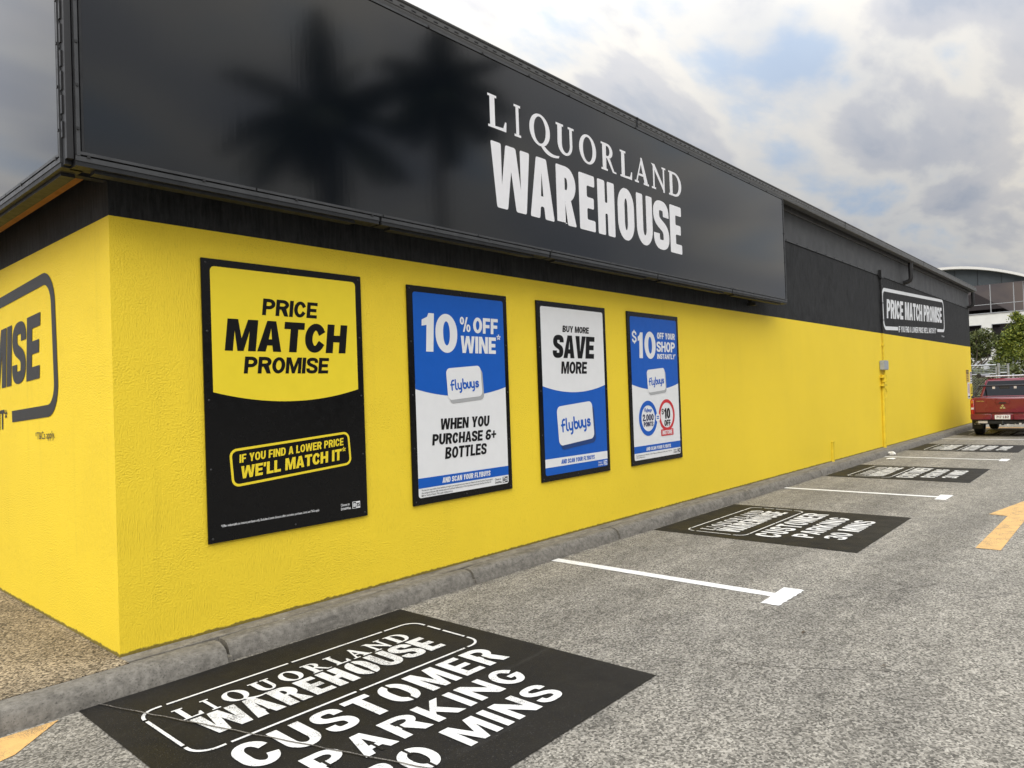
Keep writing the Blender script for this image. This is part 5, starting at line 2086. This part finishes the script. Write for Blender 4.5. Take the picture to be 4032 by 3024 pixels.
GB = GA + gz(40)
tree("small open olive-green tree with bare slanting branches next to the wall's end", (40, 2.0, GB), (40, 1.75, 1.5), [(40, 1.0, 3.3), (39.8, 1.3, 3.6), (40.1, .7, 3.0), (40.2, 1.9, 3.2), (39.7, .9, 2.6)],
     [(40, 1.62, 3.25, .55), (40.0, 1.15, 3.55, .42), (40.2, .75, 3.35, .38), (40.1, 1.5, 2.7, .5), (39.8, .95, 3.0, .35), (40.3, 2.1, 3.0, .6)], 5600, 0.12, M_LEAFD, 3, group="trees before the white building")
tree("dense bright green tree in front of the white building, behind the pickup", (40.5, -0.9, GB), (40.5, -0.8, 1.3), [(40.3, -.4, 3.9), (40.5, -1.1, 4.0), (40.4, .2, 3.0), (40.6, -1.7, 3.4)],
     [(40.3, -.25, 3.95, .55), (40.3, -.05, 3.35, .6), (40.2, .35, 2.95, .5), (40.4, -.75, 3.6, .8), (40.5, -1.4, 3.3, .9), (40.2, -.35, 2.6, .75), (40.4, -1.2, 2.4, .9), (40.2, .35, 2.2, .55), (40.2, -.2, 4.35, .28)], 24000, 0.115, M_LEAFG, 5, group="trees before the white building")
# rough shrubs along the fence line
rnd = random.Random(11)
for i, (x, y, z, r, lb) in enumerate(((36.5, 1.0, .75, .85, "scruffy dark shrub behind the gate mesh, nearest the wall"), (36.5, -.35, .8, .95, "scruffy dark shrub behind the gate post and pickup roof"), (36.8, -1.8, .7, .95, "scruffy dark shrub behind the wire fence, right of the posts"))):
    root = thing("shrub", lb, "shrub", (x, y, GA + gz(x)), "shrubs behind the gate")
    mb = MB()
    leaf_mass(mb, rnd, [(x, y, z, r), (x, y + .35, z + .9, r * .6), (x, y - .45, z + .8, r * .6), (x, y, .1, r * .8)], 7000, 0.15, M_LEAFD)
    adopt(mb.build("foliage"), root)
    mb = MB()
    limbs(mb, (x, y, GA + gz(x)), [(x, y + .3, z + .4), (x + .1, y - .35, z + .5)], 0.03, M_BARK, rnd)
    adopt(mb.build("stem", smooth=True), root)


def palm(label, x, y, h, seed, fl=2.7, nf=26):
    rnd = random.Random(seed)
    zb = GA + gz(x)
    root = thing("palm_tree", label, "palm tree", (x, y, zb), "palms across the lane")
    mb = MB()
    pts = [(x + .12 * math.sin(i * .5), y, zb + (h - zb) * i / 12) for i in range(13)]
    mb.tube(pts, [.26 - .10 * i / 12 + (.012 if i % 2 else 0) for i in range(13)], M_PALMBARK, 12)
    adopt(mb.build("trunk", smooth=True, sharp=60), root)
    mb = MB()
    for k in range(nf):
        az = k * 2.399 + rnd.uniform(-.2, .2)
        el = rad(70 - 85 * (k / nf) + rnd.uniform(-8, 8))
        L = fl * rnd.uniform(.8, 1.1)
        p = Vector((pts[-1][0], y, h))
        d = Vector((math.cos(az) * math.cos(el), math.sin(az) * math.cos(el), math.sin(el)))
        spine = [p.copy()]
        for s in range(12):
            p = p + d * L / 12
            d = (d + Vector((0, 0, -.125))).normalized()
            spine.append(p.copy())
        mb.tube(spine, [.03 - .022 * i / 12 for i in range(13)], M_LEAFK, 5)
        for i in range(2, 13):
            t = (spine[i] - spine[i - 1]).normalized()
            side = t.cross(Vector((0, 0, 1))).normalized()
            for f in (0.0, .5):
                q0 = spine[i - 1].lerp(spine[i], f)
                ll = .85 * math.sin(PI * min(1, (i + f) / 13.5)) + .12
                for s in (1, -1):
                    tip = q0 + (side * s * .85 + t * .45 + Vector((0, 0, -.45))) * ll
                    mb.add([q0 - t * .10, q0 + t * .10, tip], [(0, 1, 2)], M_LEAFK)
    adopt(mb.build("crown"), root)
    return root


palm("broad palm tree across the lane, mirrored dark in the sign's left half", 10.2, -13.2, 9.2, 2, 3.2, 20)
palm("taller palm tree across the lane, mirrored just left of the sign's lettering", 14.9, -13.4, 11.6, 4, 3.1, 20)

# unseen leaf mass added past the lane to darken reflections in posters and glass
mb = MB()
rnd = random.Random(21)
bl = []
for i in range(22):
    bl.append((-14 + i * 2.6 + rnd.uniform(-.6, .6), -21 + rnd.uniform(-1.5, 1.5), rnd.uniform(1.2, 3.0), rnd.uniform(1.7, 2.6)))
leaf_mass(mb, rnd, bl, 16000, 0.42, M_LEAFK, 0.4)
tag(mb.build("reflection_foliage"), "unseen dark leaf mass added across the lane to darken what the posters mirror", "bushes", kind='stuff')

# ------------------------------------------------------------------ white office building behind
M_OWALL = plain("white_render", (0.70, 0.70, 0.66), 0.6, var=0.05, scale=2)
M_OGREY = plain("pale_grey_render", (0.46, 0.47, 0.48), 0.6, var=0.06, scale=2)
M_ODARK = plain("blue_grey_cladding", (0.050, 0.062, 0.070), 0.5, var=0.1, scale=2)
k_ = NT("bronze_mirror_glass")
k_.set(color=(0.20, 0.170, 0.160), rough=0.015, metal=1.0)
k_.bump(k_.noise(0.6, 2, 0.5), 0.02, 0.02)
M_OGLASS = k_.m
M_OROOF = plain("white_roof_edge", (0.72, 0.71, 0.67), 0.45, var=0.04)
M_MULL = plain("grey_mullion", (0.36, 0.37, 0.38), 0.4, 0.2)
BX = 50.0
root = thing("office_building", "white two-storey office with a curved white roof and bronze mirrored windows", "building", (BX + 6, 5, GA + gz(50)))
YR, YL = -0.35, 12.0


def arch(y):
    return 8.451 - 0.05 * (y - 4.78) ** 2


mb = MB()
mb.box((BX, YR, 2.55), (BX + 14, YL, 5.36), M_OWALL)
adopt(mb.build("wall"), root)
mb = MB()
mb.box((BX + 0.02, YR, -0.4), (BX + 14, YL, 2.545), M_OGREY)
tag(adopt(mb.build("wall"), root), "pale grey lower wall")
mb = MB()
ys = [YR + (YL - YR) * i / 28 for i in range(29)]
front = [(BX + .01, y, 7.135) for y in ys] + [(BX + .01, y, max(7.14, arch(y) - .05)) for y in ys]
mb.add(front, [(i, i + 29, i + 30, i + 1) for i in range(28)], M_ODARK)
for y in (0.3, 1.5, 2.7, 3.9):
    mb.box((BX - .002, y, 7.15), (BX + .008, y + .02, arch(y) - .1), M_INK)
adopt(mb.build("gable_panel"), root)
mb = MB()
ys = [YR - .6 + (YL + 1.2 - YR) * i / 36 for i in range(37)]
vs = []
for y in ys:
    a = arch(y)
    vs += [(BX - .45, y, a - .15), (BX - .45, y, a), (BX + 14, y, a), (BX + 14, y, a - .15)]
fs = []
for i in range(36):
    for k in range(4):
        fs.append((4 * i + k, 4 * i + (k + 1) % 4, 4 * i + 4 + (k + 1) % 4, 4 * i + 4 + k))
fs += [(0, 1, 2, 3), (147, 146, 145, 144)]
mb.add(vs, fs, M_OROOF)
adopt(mb.build("roof", recalc=True), root)
# glazed band
mb = MB()
mb.box((BX + .03, YR, 5.36), (BX + 14, YL, 7.134), M_OGLASS)
gl = adopt(mb.build("window_band"), root)
mb = MB()
for y in (0.455, 0.931, 2.097, 3.263, 4.43, 5.60, 6.76, 7.93, 9.1, 10.3):
    mb.box((BX - .01, y - .022, 5.42), (BX + .029, y + .022, 7.115), M_MULL)
ym = [YR, .433, .477, .909, .953, 2.075, 2.119, 3.241, 3.285, 4.408, 4.452, 5.578, 5.622, 6.738, 6.782, 7.908, 7.952, 9.078, 9.122]
for a, b in zip(ym[0::2], ym[1::2]):
    mb.box((BX - .006, a, 5.91), (BX + .0285, b, 5.945), M_MULL)
mb.box((BX - .05, YR, 5.363), (BX + .0295, YL, 5.415), M_MULL)
adopt(mb.build("window_frame"), root)
for y0, y1, z0, z1 in ((2.637, 4.3, 3.47, 4.69), (0.55, 2.066, 3.47, 4.69), (2.2, 3.1, 2.75, 3.2), (1.0, 1.9, 2.75, 3.2)):
    mb = MB()
    mb.box((BX - .012, y0, z0), (BX - .004, y1, z1), M_OGLASS if z1 > 4 else M_GLASS)
    w = adopt(mb.build("window"), root)
    mb = MB()
    for lo, hi in (((y0 - .03, z0 - .03), (y0 - .001, z1 + .03)), ((y1 + .001, z0 - .03), (y1 + .03, z1 + .03)), ((y0, z1 + .001), (y1, z1 + .03)), ((y0, z0 - .03), (y1, z0 - .001))):
        mb.box((BX - .03, lo[0], lo[1]), (BX - .0035, hi[0], hi[1]), M_MULL)
    f = mb.build("frame")
    f.parent = w
